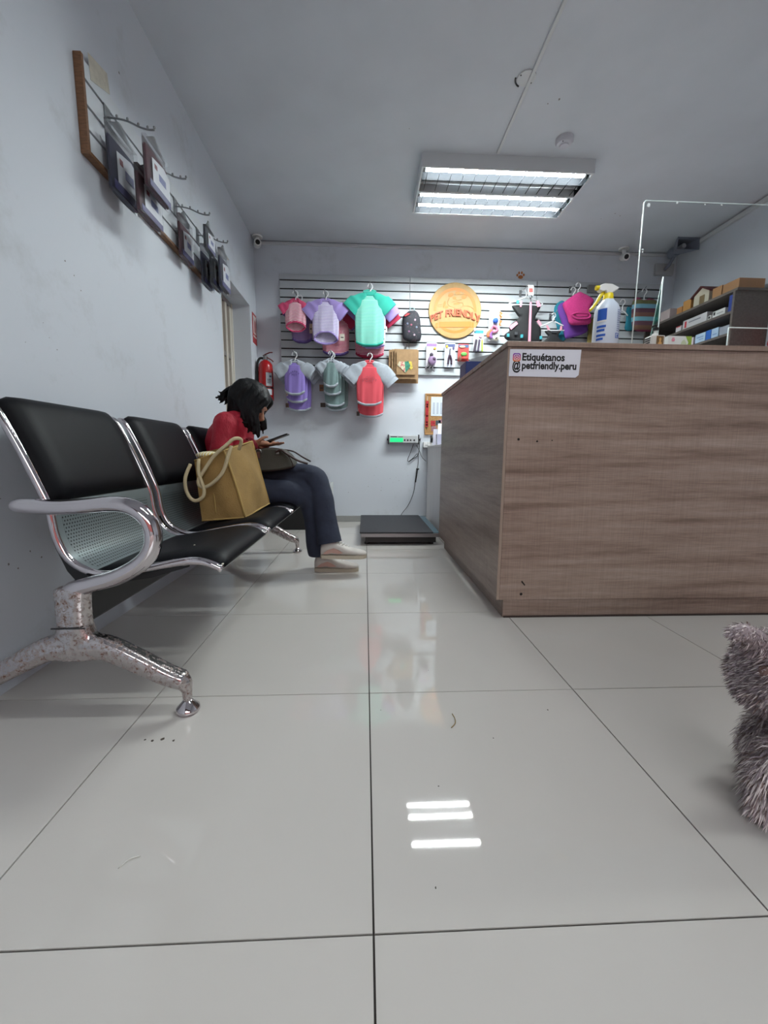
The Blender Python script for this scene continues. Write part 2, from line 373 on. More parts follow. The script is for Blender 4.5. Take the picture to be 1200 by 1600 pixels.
for a in (0.6, 3.6): MB().ell((0.82+0.04*math.cos(a), 1.88+0.04*math.sin(a), ZC-0.007), (.004, .004, .002), 8, 5).build('screw', DARKGREY, j)
pts = [(0.82+0.056*math.cos(a), 1.88+0.056*math.sin(a), ZC-0.003) for a in [2.0+i*0.12 for i in range(10)]]
MB().tube(pts, 0.004, 6).build('rubber_seal', BLACK, j)

# ================================================================== BACK SLATWALL
SLAT = mat('slat_laminate', (188, 194, 198), 0.5, noise=(3, 0.02)); GROOVE = mat('slat_groove', (14, 14, 16), 0.8)
SY = YB-0.022     # front of the slats
def slat_panel(label, x0, x1):
    t = thing('slatwall', label, 'wall panel', ((x0+x1)/2, YB, 1.449), 'slatwall panels on the back wall')
    box(x0+0.001, x1-0.001, YB-0.010, YB-0.001, 1.449, 2.335).build('backing', GROOVE, t)
    me = None
    for k in range(11):
        z = 1.449+k*0.0762
        if me is None:
            s = box(x0+0.001, x1-0.001, SY, YB-0.010, z+0.001, z+0.0655).build('slat', SLAT, t, bevel=0.0015); me = s
        else:
            s = me.copy(); C.objects.link(s); s.parent = t; s.location.z += k*0.0762
    box(x0+0.001, x1-0.001, SY, YB-0.010, 1.449+11*0.0762+0.001, 2.335).build('slat', SLAT, t, bevel=0.0015)
    return t
slat_panel('white slatwall panel behind the hanging dog shirts', -0.812, 0.408)
slat_panel('white slatwall panel behind the round wooden sign', 0.410, 1.630)
slat_panel('white slatwall panel behind the sweaters and spray bottle', 1.632, 2.852)

# ================================================================== LEFT SLATWALL PANEL WITH WOOD EDGES
WOODEDGE = mat('brown_edge', (122, 88, 62), 0.6, noise=(30, 0.25, (1, 8, 8)))
t = thing('wall_display_board', 'short white slatwall strip with brown wooden edges on the left wall', 'wall panel', (XL, 1.81, 1.758))
box(XL+0.001, XL+0.010, 1.205, 2.424, 1.760, 2.07).build('backing', GROOVE, t)
for z0, z1 in ((1.766, 1.837), (1.847, 1.918), (1.929, 2.001), (2.012, 2.072)):
    box(XL+0.010, XL+0.022, 1.212, 2.424, z0, z1).build('slat', mat('strip_laminate', (206, 211, 216), .55), t, bevel=0.001)
box(XL+0.001, XL+0.030, 1.196, 1.210, 1.752, 2.075).build('edge_strip', WOODEDGE, t, bevel=0.002)
box(XL+0.001, XL+0.030, 1.210, 2.424, 1.752, 1.766).build('edge_strip', WOODEDGE, t, bevel=0.002)
o = MB().hexa([(XL+.0225, 1.255, 2.03), (XL+.0235, 1.255, 2.03), (XL+.0235, 1.375, 2.075), (XL+.0225, 1.375, 2.075),
               (XL+.0225, 1.25, 2.115), (XL+.0235, 1.25, 2.115), (XL+.0235, 1.365, 2.14), (XL+.0225, 1.365, 2.14)]).build('paper_note', mat('old_paper', (196, 190, 176), .8, noise=(40, .1)), None, (XL+.0225, 1.3, 2.03))
tag(o, 'yellowed paper note stuck at the top of the left slatwall strip', 'note')

# ------------------------------------------------------------------ display arms and bagged goods on the left strip
def display_arm(y, label):
    t = thing('waterfall_hook', label, 'display hook', (XL+0.022, y, 1.965), 'waterfall display arms on the left wall')
    box(XL+0.0225, XL+0.026, y-0.020, y+0.020, 1.925, 2.010).build('plate', STEEL, t)
    path = [(XL+0.026, y, 1.972), (XL+0.06, y, 1.970), (XL+0.10, y, 1.962), (XL+0.14, y, 1.945), (XL+0.175, y, 1.936), (XL+0.20, y, 1.936)]
    MB().sweep(smooth_path(path, 4), (0.005, 0.003), 6).build('arm', STEEL, t, smooth=True)
    for p in path[1:]: MB().ell((p[0], y, p[2]+0.008), (.005, .005, .006), 8, 5).build('stud', STEEL, t, smooth=True)
    return t
for y, l in ((1.343, 'steel waterfall display arm nearest the paper note'), (1.632, 'steel display arm half hidden behind the maroon bagged garment'),
             (1.921, 'steel display arm third from the near end of the strip'), (2.210, 'steel display arm at the far end of the left strip')):
    display_arm(y, l)
BAG = clear('clear_bag', (254, 254, 255), 0.0, 0.12, 0.06)
CARD = mat('printed_card', (206, 208, 214), 0.4, noise=(30, 0.06)); PURPLE = mat('card_purple_band', (74, 72, 118), 0.4)
def bagged(label, x, y, z, wy, h, cloth, tilt=0.0):
    """flat clear bag hanging parallel to the wall: z = top of the bag"""
    t = thing('bagged_garment', label, 'packaged garment', (x, y, z-h), 'bagged pet garments on the left wall')
    a = wy/2
    def sheet(y0, y1, z0, z1, th, n, m, xo=0.0, bulge=0.0):
        rings = []
        for i in range(9):
            u = i/8; yy = y0+(y1-y0)*u; b = bulge*math.sin(math.pi*u)
            rings.append([(x+xo-th-b, yy, z0), (x+xo+th+b, yy, z0), (x+xo+th+b*1.3, yy, (z0+z1)/2), (x+xo+th+b*.6, yy, z1), (x+xo-th-b*.6, yy, z1), (x+xo-th-b*1.3, yy, (z0+z1)/2)])
        return MB().loft(rings).build(n, m, t, auto=True)
    sheet(y-a, y+a, z-h, z-0.045, 0.008, 'bag', BAG, 0, 0.006)
    MB().prism([(y-a*0.8, z-0.046), (y+a*0.8, z-0.046), (y+a*0.3, z-0.012), (y+0.01, z), (y-0.01, z), (y-a*0.3, z-0.012)], 'x', x-0.001, x+0.001).build('hang_tab', BAG, t)
    sheet(y-a*0.93, y+a*0.88, z-h*0.97, z-h*0.33, 0.004, 'folded_cloth', cloth, -0.003, 0.004)
    MB().prism([(y-a*0.62, z-h*0.93), (y+a*0.86, z-h*0.93), (y+a*0.86, z-h*0.47), (y+a*0.4, z-h*0.40), (y-a*0.62, z-h*0.47)], 'x', x+0.0095, x+0.0102).build('insert_card', CARD, t)
    MB().prism([(y-a*0.9, z-h*0.97), (y+a*0.88, z-h*0.97), (y+a*0.88, z-h*0.86), (y-a*0.9, z-h*0.86)], 'x', x+0.0103, x+0.0108).build('card_band', PURPLE, t)
    box(x+0.0103, x+0.0107, y-a*0.45, y-a*0.22, z-h*0.60, z-h*0.52).build('card_print', mat('card_red', (120, 52, 60), .5), t)
    box(x+0.0103, x+0.0107, y-a*0.1, y+a*0.5, z-h*0.72, z-h*0.60).build('card_print', mat('card_blue', (96, 104, 150), .5), t)
    return t
NAVY = mat('navy_cloth', (40, 42, 66), .8); MAROON = mat('maroon_cloth', (74, 32, 44), .8); CHARC = mat('charcoal_cloth', (44, 46, 56), .8)
bagged('clear bag with navy garment nearest the near end of the strip', -0.985, 1.375, 1.972, 0.20, 0.285, NAVY)
bagged('clear bag with maroon garment, front of the near display arm', -0.858, 1.385, 1.935, 0.19, 0.225, MAROON)
bagged('clear bag with maroon garment hanging lowest of the near arm', -0.905, 1.405, 1.845, 0.19, 0.215, MAROON)
bagged('small clear bag with maroon garment below the third display arm', -0.985, 1.955, 1.965, 0.16, 0.25, MAROON)
bagged('small clear bag with black garment at the tip of the third arm', -0.870, 1.985, 1.936, 0.13, 0.16, CHARC)
bagged('clear bag with charcoal garment, innermost on the far display arm', -0.975, 2.23, 1.945, 0.17, 0.26, NAVY)
bagged('clear bag with charcoal garment, middle one on the far display arm', -0.925, 2.235, 1.940, 0.17, 0.26, CHARC)
bagged('clear bag with charcoal garment, outermost on the far display arm', -0.880, 2.250, 1.936, 0.17, 0.26, NAVY)

# ================================================================== WAITING BENCH
PROF = smooth_path([(-.962, 0, .803), (-.948, 0, .800), (-.930, 0, .772), (-.893, 0, .690), (-.858, 0, .600), (-.836, 0, .535), (-.826, 0, .460), (-.800, 0, .402),
                    (-.752, 0, .368), (-.700, 0, .358), (-.615, 0, .372), (-.540, 0, .386), (-.479, 0, .394), (-.437, 0, .388), (-.400, 0, .370)], 4)
def normals(P):
    out = []
    for i in range(len(P)):
        t = (P[min(i+1, len(P)-1)]-P[max(i-1, 0)]).normalized(); out.append(Vector((-t.z, 0, t.x)) if True else None)
    return [n if n.x*1.0+n.z*0.6 > 0 else -n for n in out]
PN = normals(PROF)
def pad(i0, i1, y0, y1, th, off):
    """upholstered pad along the seat profile with rounded edges"""
    m = MB(); rings = []; ny = 12
    for i in range(i0, i1+1):
        u = (i-i0)/(i1-i0); eu = min(1, min(u, 1-u)*7); eu = math.sin(eu*math.pi/2)
        top, bot = [], []
        for k in range(ny+1):
            v = k/ny; ev = math.sin(min(1, min(v, 1-v)*8)*math.pi/2)
            y = y0+(y1-y0)*v; hgt = off+th*max(0.12, (eu*ev)**0.6)
            top.append(PROF[i]+PN[i]*hgt+Vector((0, y, 0))); bot.append(PROF[i]+PN[i]*off+Vector((0, y, 0)))
        rings.append(top+bot[::-1])
    return m.loft(rings)
def perf_mat():
    m = bpy.data.materials.new('perforated_grey_steel'); m.use_nodes = True; nt = m.node_tree; L = nt.links.new
    b = nt.nodes['Principled BSDF']; b.inputs['Roughness'].default_value = 0.35; b.inputs['Metallic'].default_value = 0.35
    tc = nd(nt, 'ShaderNodeTexCoord'); s = nd(nt, 'ShaderNodeSeparateXYZ'); L(tc.outputs['Object'], s.inputs[0])
    # arc length along the strip ~ x+z mix; staggered dot grid
    def mth(op, a, b_=None):
        n = nd(nt, 'ShaderNodeMath', operation=op)
        for i, q in enumerate((a, b_)):
            if q is None: continue
            if isinstance(q, (int, float)): n.inputs[i].default_value = q
            else: L(q, n.inputs[i])
        return n.outputs[0]
    u = mth('MULTIPLY', s.outputs[1], 1/0.0105); vv = mth('SUBTRACT', mth('MULTIPLY', s.outputs[2], 1/0.0105), mth('MULTIPLY', s.outputs[0], 0.55/0.0105))
    row = mth('FLOOR', vv); off = mth('MULTIPLY', mth('FRACT', mth('MULTIPLY', row, 0.5)), 1.0)
    fu = mth('SUBTRACT', mth('FRACT', mth('ADD', u, off)), 0.5); fv = mth('SUBTRACT', mth('FRACT', vv), 0.5)
    d = mth('ADD', mth('MULTIPLY', fu, fu), mth('MULTIPLY', fv, fv)); hole = mth('LESS_THAN', d, 0.065)
    mx = nd(nt, 'ShaderNodeMix', data_type='RGBA'); L(hole, mx.inputs['Factor']); mx.inputs[6].default_value = lin((128, 138, 140)); mx.inputs[7].default_value = lin((46, 52, 54))
    L(mx.outputs[2], b.inputs['Base Color']); return m
PERF = perf_mat(); SHELL = mat('grey_steel_shell', (128, 138, 140), 0.35, 0.35)
bench = thing('waiting_bench', 'three-seat chrome and black leatherette waiting bench against the left wall', 'bench', (-0.75, 1.43, 0.0))
iP = min(range(len(PROF)), key=lambda i: abs(PROF[i].z-0.545) + (0 if PROF[i].x < -0.8 else 9))
iS = min(range(len(PROF)), key=lambda i: abs(PROF[i].x+0.735) + (0 if PROF[i].z < 0.40 else 9))
def seat(y0, y1):
    rings = [[PROF[i]+PN[i]*0.001+Vector((0, y0, 0)), PROF[i]+PN[i]*0.001+Vector((0, y1, 0)), PROF[i]-PN[i]*0.004+Vector((0, y1, 0)), PROF[i]-PN[i]*0.004+Vector((0, y0, 0))] for i in range(len(PROF))]
    s = MB().loft(rings).build('seat', SHELL, bench, auto=True)
    rings = [[PROF[i]+PN[i]*0.0015+Vector((0, y, 0)) for y in (y0+0.035, y1-0.035)]+[PROF[i]+PN[i]*0.0008+Vector((0, y, 0)) for y in (y1-0.035, y0+0.035)] for i in range(iP+2, iS)]
    MB().loft(rings).build('perforated_panel', PERF, s, auto=True)
    pad(0, iP, y0+0.014, y1-0.014, 0.024, 0.001).build('back_cushion', LEATHER, s, smooth=True)
    pad(iS, len(PROF)-1, y0+0.014, y1-0.014, 0.020, 0.001).build('seat_cushion', LEATHER, s, smooth=True)
    for y in (y0, y1):
        MB().sweep([p+Vector((0, y, 0)) for p in PROF], (0.009, 0.011), 8).build('side_tube', CHROME, s, smooth=True)
        yb = y+0.03 if y == y0 else y-0.03
        MB().prism([(-.850, .425), (-.836, .435), (-.806, .388), (-.752, .356), (-.700, .347), (-.60, .357), (-.50, .378), (-.50, .370), (-.60, .340), (-.70, .326), (-.80, .326), (-.825, .360)], 'y', yb-0.004, yb+0.004).build('bracket', mat('black_steel', (20, 20, 23), .45), s)
    return s
seats = [seat(y, y+0.505) for y in (0.600, 1.160, 1.720)]
FOAM = mat('exposed_foam', (206, 200, 184), .9)
for (x, y, z, r) in [(-.402, .612, .382, .005), (-.406, .80, .384, .005), (-.402, .812, .381, .004), (-.404, 1.172, .382, .004), (-.52, .72, .411, .0035)]:
    MB().ell((x, y, z), (r*.7, r*1.3, r*.5), 6, 4).build('tear', FOAM, seats[0] if y < 1.15 else seats[1])
BSTEEL = mat('black_steel', (20, 20, 23), .45)
box(-.792, -.716, 0.545, 2.315, 0.250, 0.330).build('beam', BSTEEL, bench, bevel=0.006)
def leg_frame(y):
    m = MB()
    m.sweep([(-.752, y, .155), (-.752, y, .20), (-.753, y, .25), (-.752, y, .30), (-.750, y, .345)], [(.024, .075), (.026, .052), (.027, .040), (.027, .040), (.027, .042)], 14, ref=Vector((0, 1, 0)), power=3.0)
    for sx in (1, -1):
        path = smooth_path([(-.752+sx*.01, y, .185), (-.752+sx*.07, y, .182), (-.752+sx*.15, y, .143), (-.752+sx*.22, y, .104), (-.752+sx*.265, y, .087)], 4)
        m.sweep(path, [(.026, .036-.014*i/(len(path)-1)) for i in range(len(path))], 14, ref=Vector((0, 1, 0)), power=3.0)
        x = -.752+sx*.268
        m.sweep([(x, y, .028), (x, y, .06), (x, y, .085), (x, y, .098)], [(.014, .012), (.016, .014), (.019, .016), (.012, .010)], 12, ref=Vector((0, 1, 0)))
    o = m.build('leg_frame', RUST, bench); fuse(o, 0.006, 6)
    o.data.materials.clear(); o.data.materials.append(RUST)
    for sx in (1, -1):
        x = -.752+sx*.268
        MB().lathe([(0.0, 0.0), (.028, 0.0), (.031, .006), (.029, .014), (.016, .026), (.010, .034), (0, .036)], (x, y, 0.0), 20).build('foot', CHROME, o, smooth=True)
    return o
def armrest(y):
    pts = [(-.872, y, .553), (-.835, y, .551), (-.77, y, .548), (-.70, y, .551), (-.635, y, .556), (-.59, y, .549), (-.556, y, .523), (-.542, y, .485), (-.550, y, .440), (-.582, y, .402), (-.64, y, .370), (-.70, y, .352), (-.742, y, .338), (-.757, y, .315), (-.757, y, .29)]
    p = smooth_path(pts, 4); n = len(p); sz = []
    for i in range(n):
        u = i/(n-1); e = 1.0
        if i < 3: e = (0.45, 0.8, 0.95)[i]
        sz.append((0.024*e+.003*max(0, u-.8)/.2, 0.0185*e*(1+0.2*u)+.018*max(0, u-.82)/.18))
    o = MB().sweep(p, sz, 14).build('armrest', CHROME, bench, smooth=True)
    return o
for y in (0.535, 2.325): leg_frame(y); armrest(y)
box(-.793, -.711, 0.5055, 0.5085, 0.245, 0.248).build('post_seam', BLACK, bench)

# ================================================================== COUNTER
def wood_mat(name, along, c1, c2, c3):
    m = bpy.data.materials.new(name); m.use_nodes = True; nt = m.node_tree; L = nt.links.new
    b = nt.nodes['Principled BSDF']; b.inputs['Roughness'].default_value = 0.42
    tc = nd(nt, 'ShaderNodeTexCoord')
    def tx(scale, sc, detail=4):
        mp = nd(nt, 'ShaderNodeMapping'); mp.inputs['Scale'].default_value = sc; L(tc.outputs['Object'], mp.inputs[0])
        n = nd(nt, 'ShaderNodeTexNoise'); n.inputs['Scale'].default_value = scale; n.inputs['Detail'].default_value = detail; n.inputs['Roughness'].default_value = 0.65
        L(mp.outputs[0], n.inputs['Vector']); return n.outputs['Fac']
    g = 0.9
    sc = (g, 14, 14) if along == 'x' else (14, g, 14)
    a = tx(1.3, sc, 6); fine = tx(3.0, (g*5, 90, 90) if along == 'x' else (90, g*5, 90), 3); cross = tx(3.0, (90, 90, 2.0), 2)
    r = nd(nt, 'ShaderNodeValToRGB'); e = r.color_ramp.elements
    e[0].position = 0.32; e[0].color = lin(c1); e[1].position = 0.68; e[1].color = lin(c3); k = e.new(0.48); k.color = lin(c2)
    L(a, r.inputs[0])
    def mulby(col, fac, amt):
        mr = nd(nt, 'ShaderNodeMapRange'); mr.inputs['From Min'].default_value = 0.3; mr.inputs['From Max'].default_value = 0.7
        mr.inputs['To Min'].default_value = 1-amt; mr.inputs['To Max'].default_value = 1+amt; L(fac, mr.inputs['Value'])
        mx = nd(nt, 'ShaderNodeMix', data_type='RGBA', blend_type='MULTIPLY'); mx.inputs['Factor'].default_value = 1.0
        L(col, mx.inputs[6]); L(mr.outputs[0], mx.inputs[7]); return mx.outputs[2]
    c = mulby(mulby(r.outputs[0], fine, 0.13), cross, 0.10)
    L(c, b.inputs['Base Color']); return m
WOODF = wood_mat('counter_laminate', 'x', (108, 86, 74), (146, 124, 111), (166, 146, 134))
WOODS = wood_mat('counter_side_laminate', 'y', (118, 100, 91), (142, 124, 115), (158, 141, 131))  # same laminate, tones raised to stand in for bounced light on the side
EDGE = mat('laminate_edge', (158, 138, 124), 0.45)
CX0, CY0, CZT = 0.532, 1.112, 1.112
counter = thing('reception_counter', 'tall reception counter clad in grey-brown wood-grain laminate', 'counter', (1.5, 1.6, 0.0))
box(CX0+0.012, 2.42, CY0, CY0+0.018, 0.088, CZT-0.020).build('front_panel', WOODF, counter, bevel=0.001)
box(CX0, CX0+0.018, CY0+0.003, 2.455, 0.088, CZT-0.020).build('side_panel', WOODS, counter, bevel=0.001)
m = MB(); m.box(CX0-0.006, 2.44, CY0-0.006, 1.46, CZT-0.019, CZT); m.box(CX0-0.006, 0.80, 1.4605, 2.46, CZT-0.019, CZT)
m.build('counter_top', WOODF, counter, bevel=0.0015)
m = MB(); m.box(0.572, 2.40, 1.142, 1.158, 0.0, 0.087); m.build('kick_board', WOODF, counter)
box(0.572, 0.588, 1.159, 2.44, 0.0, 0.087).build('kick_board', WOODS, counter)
box(0.575, 2.40, 1.135, 1.1415, 0.0, 0.006).build('kick_shadow_strip', mat('kick_shadow_tone', (60, 48, 44), .8), counter)  # dark strip painted in for the shadow gap along the floor
box(CX0, CX0+0.011, CY0, CY0+0.0028, 0.088, CZT-0.020).build('corner_edge', EDGE, counter)
box(0.60, 2.40, 1.16, 1.75, 0.72, 0.745).build('desk_board', WOODF, counter)
box(0.62, 0.95, 2.40, 2.418, 0.0, 0.72).build('inner_side', WOODF, counter)
for (x, z, r) in [(0.590, 0.745, .005), (0.665, 0.738, .004), (0.635, 0.112, .006), (0.725, 0.742, .0025)]:
    MB().lathe([(r, CY0-0.0005), (r*.8, CY0-0.0012), (0, CY0-0.0012)], (x, 0, z), 10, 'y').build('screw_hole', mat('dark_hole', (30, 24, 20), .9), counter)
MB().prism([(0.632, 0.165), (0.636, 0.170), (0.650, 0.152), (0.647, 0.148)], 'y', CY0-0.0012, CY0-0.0004).build('scratch', mat('dark_hole', (30, 24, 20)), counter)
# small printed sign
sg = thing('counter_sign', 'white paper sign with Instagram handle on the counter front', 'sign', (0.67, CY0, 0.985))
PAPER = mat('white_paper', (222, 222, 232), 0.55); INK = mat('black_ink', (10, 10, 12), 0.6)
MB().prism([(0.538, 0.984), (0.800, 0.982), (0.8125, 0.992), (0.8165, 1.086), (0.539, 1.083)], 'y', CY0-0.0022, CY0-0.0007).build('sheet', PAPER, sg)
x0 = 0.5840
def put_text(s, size, x, z, width):
    t_ = text_mb(s, size, bold=size*0.034); xs_ = [p.x for p in t_.v]; k = width/(max(xs_)-min(xs_)); mn = min(xs_)
    t_.v = [Vector(((p.x-mn)*k, p.y*1.05, 0)) for p in t_.v]; return face_front(t_, x, CY0-0.0026, z)
put_text('Etiquétanos', 0.036, x0+0.003, 1.043, 0.166).build('lettering', INK, sg)
put_text('petfriendly.peru', 0.036, x0+0.003, 1.012, 0.214).build('lettering', INK, sg)
put_text('@', 0.046, 0.5500, 1.008, 0.033).build('lettering', INK, sg)
def grad_mat():
    m = bpy.data.materials.new('icon_gradient'); m.use_nodes = True; nt = m.node_tree; L = nt.links.new; b = nt.nodes['Principled BSDF']; b.inputs['Roughness'].default_value = .5
    tc = nd(nt, 'ShaderNodeTexCoord'); s = nd(nt, 'ShaderNodeSeparateXYZ'); L(tc.outputs['Generated'], s.inputs[0])
    ad = nd(nt, 'ShaderNodeMath', operation='MULTIPLY_ADD'); L(s.outputs[2], ad.inputs[0]); ad.inputs[1].default_value = 0.8; ad.inputs[2].default_value = 0.1
    r = nd(nt, 'ShaderNodeValToRGB'); e = r.color_ramp.elements; e[0].position = 0.1; e[0].color = lin((240, 130, 60)); e[1].position = 0.9; e[1].color = lin((100, 50, 170)); k = e.new(0.5); k.color = lin((205, 45, 105))
    L(ad.outputs[0], r.inputs[0]); L(r.outputs[0], b.inputs['Base Color']); return m
def rrect(cx, cz, w, h, r, n=5):
    out = []
    for sx, sz, a0 in ((1, 1, 0), (-1, 1, 90), (-1, -1, 180), (1, -1, 270)):
        for i in range(n+1):
            a = math.radians(a0+90*i/n); out.append((cx+sx*(w/2-r)+r*math.cos(a), cz+sz*(h/2-r)+r*math.sin(a)))
    return out
def ring2(po, pi, y0, y1):
    n = len(po); m = MB(); m.loft([[(p[0], y1, p[1]) for p in po], [(p[0], y0, p[1]) for p in po], [(p[0], y0, p[1]) for p in pi], [(p[0], y1, p[1]) for p in pi]], False, False); return m
MB().prism(rrect(0.5655, 1.0535, 0.030, 0.030, 0.007), 'y', CY0-0.0027, CY0-0.0023).build('icon', grad_mat(), sg)
ic = ring2(rrect(.5655, 1.0535, .022, .022, .006), rrect(.5655, 1.0535, .018, .018, .005), CY0-.0031, CY0-.0028); c1 = [(.5655+.0060*math.cos(i*.2618), 1.0535+.0060*math.sin(i*.2618)) for i in range(24)]; c2 = [(.5655+.0038*math.cos(i*.2618), 1.0535+.0038*math.sin(i*.2618)) for i in range(24)]
r2 = ring2(c1, c2, CY0-.0031, CY0-.0028); ic.add(r2.v, r2.f); ic.build('icon_outline', PAPER, sg)

# ================================================================== BEHIND THE COUNTER
WASH = mat('whitewashed_laminate', (232, 229, 230), 0.5, noise=(6, 0.05, (6, 6, 0.4)))
cab = thing('low_cabinet', 'low white wood-grain cabinet between the counter and the back wall', 'cabinet', (0.95, 3.05, 0.0))
m = MB(); m.box(0.612, 0.630, 2.47, 3.615, 0.0, 0.745); m.build('side_panel', WASH, cab)
m = MB(); m.box(0.631, 1.30, 2.47, 2.488, 0.0, 0.745); m.box(1.30, 1.318, 2.47, 3.615, 0.0, 0.745); m.build('body', WASH, cab)
box(0.606, 1.32, 2.462, 3.62, 0.746, 0.768).build('cabinet_top', WASH, cab, bevel=0.002)
# small things standing on the low cabinet
ZT = 0.769
o = thing('card_holder', 'clear holder with white leaflets on the low cabinet', 'leaflet holder', (0.69, 3.30, ZT))
MB().hexa([(.645, 3.26, ZT), (.745, 3.26, ZT), (.745, 3.34, ZT), (.645, 3.34, ZT), (.645, 3.29, ZT+.10), (.745, 3.29, ZT+.10), (.745, 3.345, ZT+.10), (.645, 3.345, ZT+.10)]).build('holder', mat('smoky_acrylic', (150, 150, 172), .15, spec=.7), o)
MB().hexa([(.652, 3.30, ZT+.03), (.738, 3.30, ZT+.03), (.738, 3.315, ZT+.03), (.652, 3.315, ZT+.03), (.664, 3.35, ZT+.20), (.750, 3.35, ZT+.20), (.750, 3.362, ZT+.20), (.664, 3.362, ZT+.20)]).build('leaflets', mat('leaflet_paper', (226, 228, 230), .6), o)
MB().hexa([(.665, 3.299, ZT+.045), (.72, 3.299, ZT+.045), (.72, 3.30, ZT+.045), (.665, 3.30, ZT+.045), (.667, 3.302, ZT+.06), (.722, 3.302, ZT+.06), (.722, 3.303, ZT+.06), (.667, 3.303, ZT+.06)]).build('print_band', mat('green_print', (50, 120, 110), .6), o)
o = MB().hexa([(.632, 3.42, ZT), (.70, 3.41, ZT), (.70, 3.43, ZT), (.632, 3.44, ZT), (.64, 3.45, ZT+.155), (.71, 3.44, ZT+.155), (.71, 3.455, ZT+.155), (.64, 3.465, ZT+.155)]).build('folded_leaflet', mat('lilac_paper', (206, 204, 218), .6), None, (.66, 3.43, ZT))
tag(o, 'pale lilac leaflet leaning behind the clear leaflet holder', 'leaflet')
o = thing('adapter_plug', 'white plug strip with black adapter beside the low cabinet', 'power strip', (0.60, 3.60, 0.76))
box(.565, .605, 3.585, 3.633, .752, .806).build('strip', WHITE, o, bevel=.003)
box(.607, .650, 3.585, 3.633, .770, .806).build('strip_end', WHITE, o, bevel=.003)
MB().sweep([(.64, 3.57, .800), (.645, 3.57, .83), (.64, 3.58, .865)], [.012, .016, .010], 8).build('adapter', BLACK, o, smooth=True)
for x in (.588, .600): MB().lathe([(.004, 3.580), (.004, 3.585)], (x, 0, .775), 8, 'y').build('pin_hole', DARKGREY, o)
# cork board
cb = thing('cork_board', 'cork notice board with wooden frame on the back wall', 'notice board', (0.78, YB, 0.885))
CORK = mat('cork', (168, 128, 82), .9, noise=(90, .25)); PINE = mat('pine_frame', (176, 132, 82), .55, noise=(20, .12, (1, 1, 6)))
box(.590, .97, YB-.012, YB-.001, .893, 1.262).build('cork', CORK, cb)
box(.578, .982, YB-.018, YB-.001, 1.262, 1.277).build('frame_rail', PINE, cb, bevel=.003); box(.578, .982, YB-.018, YB-.001, .878, .893).build('frame_rail', PINE, cb, bevel=.003)
for x in (.578, .970): box(x, x+.012, YB-.018, YB-.001, .893, 1.262).build('frame_stile', PINE, cb, bevel=.003)
o = thing('month_sheet', 'white printed sheet with four columns pinned on the cork board', 'paper', (.72, YB-.013, 1.07))
box(.637, .80, YB-.0145, YB-.0125, 1.062, 1.245).build('sheet', mat('sheet_paper', (214, 222, 230), .6), o)
for k in range(4):
    for r in range(9): box(.655+k*.037, .675+k*.037, YB-.0149, YB-.0146, 1.082+r*.0125, 1.088+r*.0125).build('print_line', mat('grey_ink', (140, 148, 168), .6), o)
o = thing('red_ribbon', 'narrow red printed lanyard hanging on the cork board', 'ribbon', (.594, YB-.02, 0.95))
box(.583, .612, YB-.024, YB-.020, .955, 1.205).build('band', mat('red_ribbon', (170, 34, 44), .55), o)
for z in (1.15, 1.17, 1.06, 1.00, .975): MB().lathe([(.008, YB-.0256), (.0, YB-.0256)], (.598, 0, z), 8, 'y').build('print_mark', mat('pinkish_print', (226, 196, 200), .6), o)
MB().tube([(.598, YB-.021, 1.205), (.600, YB-.019, 1.25)], .002, 5).build('string', WHITE, o)
for k, (x, z, w_, h_, col) in enumerate([(.637, .965, .045, .05, (170, 50, 55)), (.688, .975, .05, .045, (70, 78, 86)), (.645, .915, .05, .045, (150, 110, 120)), (.72, 1.0, .06, .03, (176, 130, 142))]):
    o = box(x, x+w_, YB-.0150, YB-.0125, z, z+h_).build('pinned_photo', mat('photo_%d' % k, col, .4, noise=(60, .5)), None, (x, YB-.0125, z))
    tag(o, ['red pinned card at the lower left of the cork board', 'dark pinned photo right of the red card', 'muted pink pinned photo at the bottom of the cork board', 'pinkish pinned card below the printed sheet'][k], 'card', 'cards pinned on the cork board')

# ------------------------------------------------------------------ pet scale: read-out on the wall, platform on the floor
o = thing('scale_display', 'small grey scale read-out with green screen on the back wall', 'scale display', (.37, YB, .79))
box(.222, .512, YB-.055, YB-.002, .790, .868).build('case', mat('silver_case', (196, 198, 200), .4), o, bevel=.004)
for x in (.214, .513): box(x, x+.008, YB-.060, YB-.002, .782, .876).build('end_cap', BLACK, o, bevel=.002)
for x in (.204, .5215): MB().lathe([(.010, x), (.010, x+.009)], (0, YB-.03, .828), 12, 'x').build('pivot_knob', BLACK, o, auto=True)
box(.232, .362, YB-.0570, YB-.0552, .803, .843).build('screen', mat('green_screen', (40, 214, 138), .3, emit=((30, 225, 130), 0.45)), o)
for x, r, mm in ((.378, .008, BLACK), (.407, .008, BLACK), (.436, .008, BLACK), (.472, .009, DARKGREY)): MB().lathe([(r, YB-.0552), (r*.9, YB-.058), (0, YB-.058)], (x, 0, .822), 12, 'y').build('button', mm, o)
box(.237, .302, YB-.0560, YB-.0552, .850, .857).build('print_line', BLACK, o); box(.310, .360, YB-.0560, YB-.0552, .850, .855).build('print_line', DARKGREY, o)
box(.226, .508, YB-.0562, YB-.0552, .793, .797).build('lower_groove', BLACK, o)
CABLE = mat('black_cable', (22, 22, 24), .5)
o = thing('scale_cable', 'thin black cable looping from the read-out down to the scale', 'cable', (.52, YB-.02, .1))
Yc = YB-.012
MB().tube(smooth_path([(.47, Yc, .785), (.44, Yc, .70), (.415, Yc, .635), (.425, Yc, .610), (.46, Yc, .635), (.515, Yc, .675), (.528, Yc, .73), (.533, Yc, .80), (.540, Yc, .845), (.536, Yc-.002, .830)], 5), .0032, 6).build('loop', CABLE, o, smooth=True)
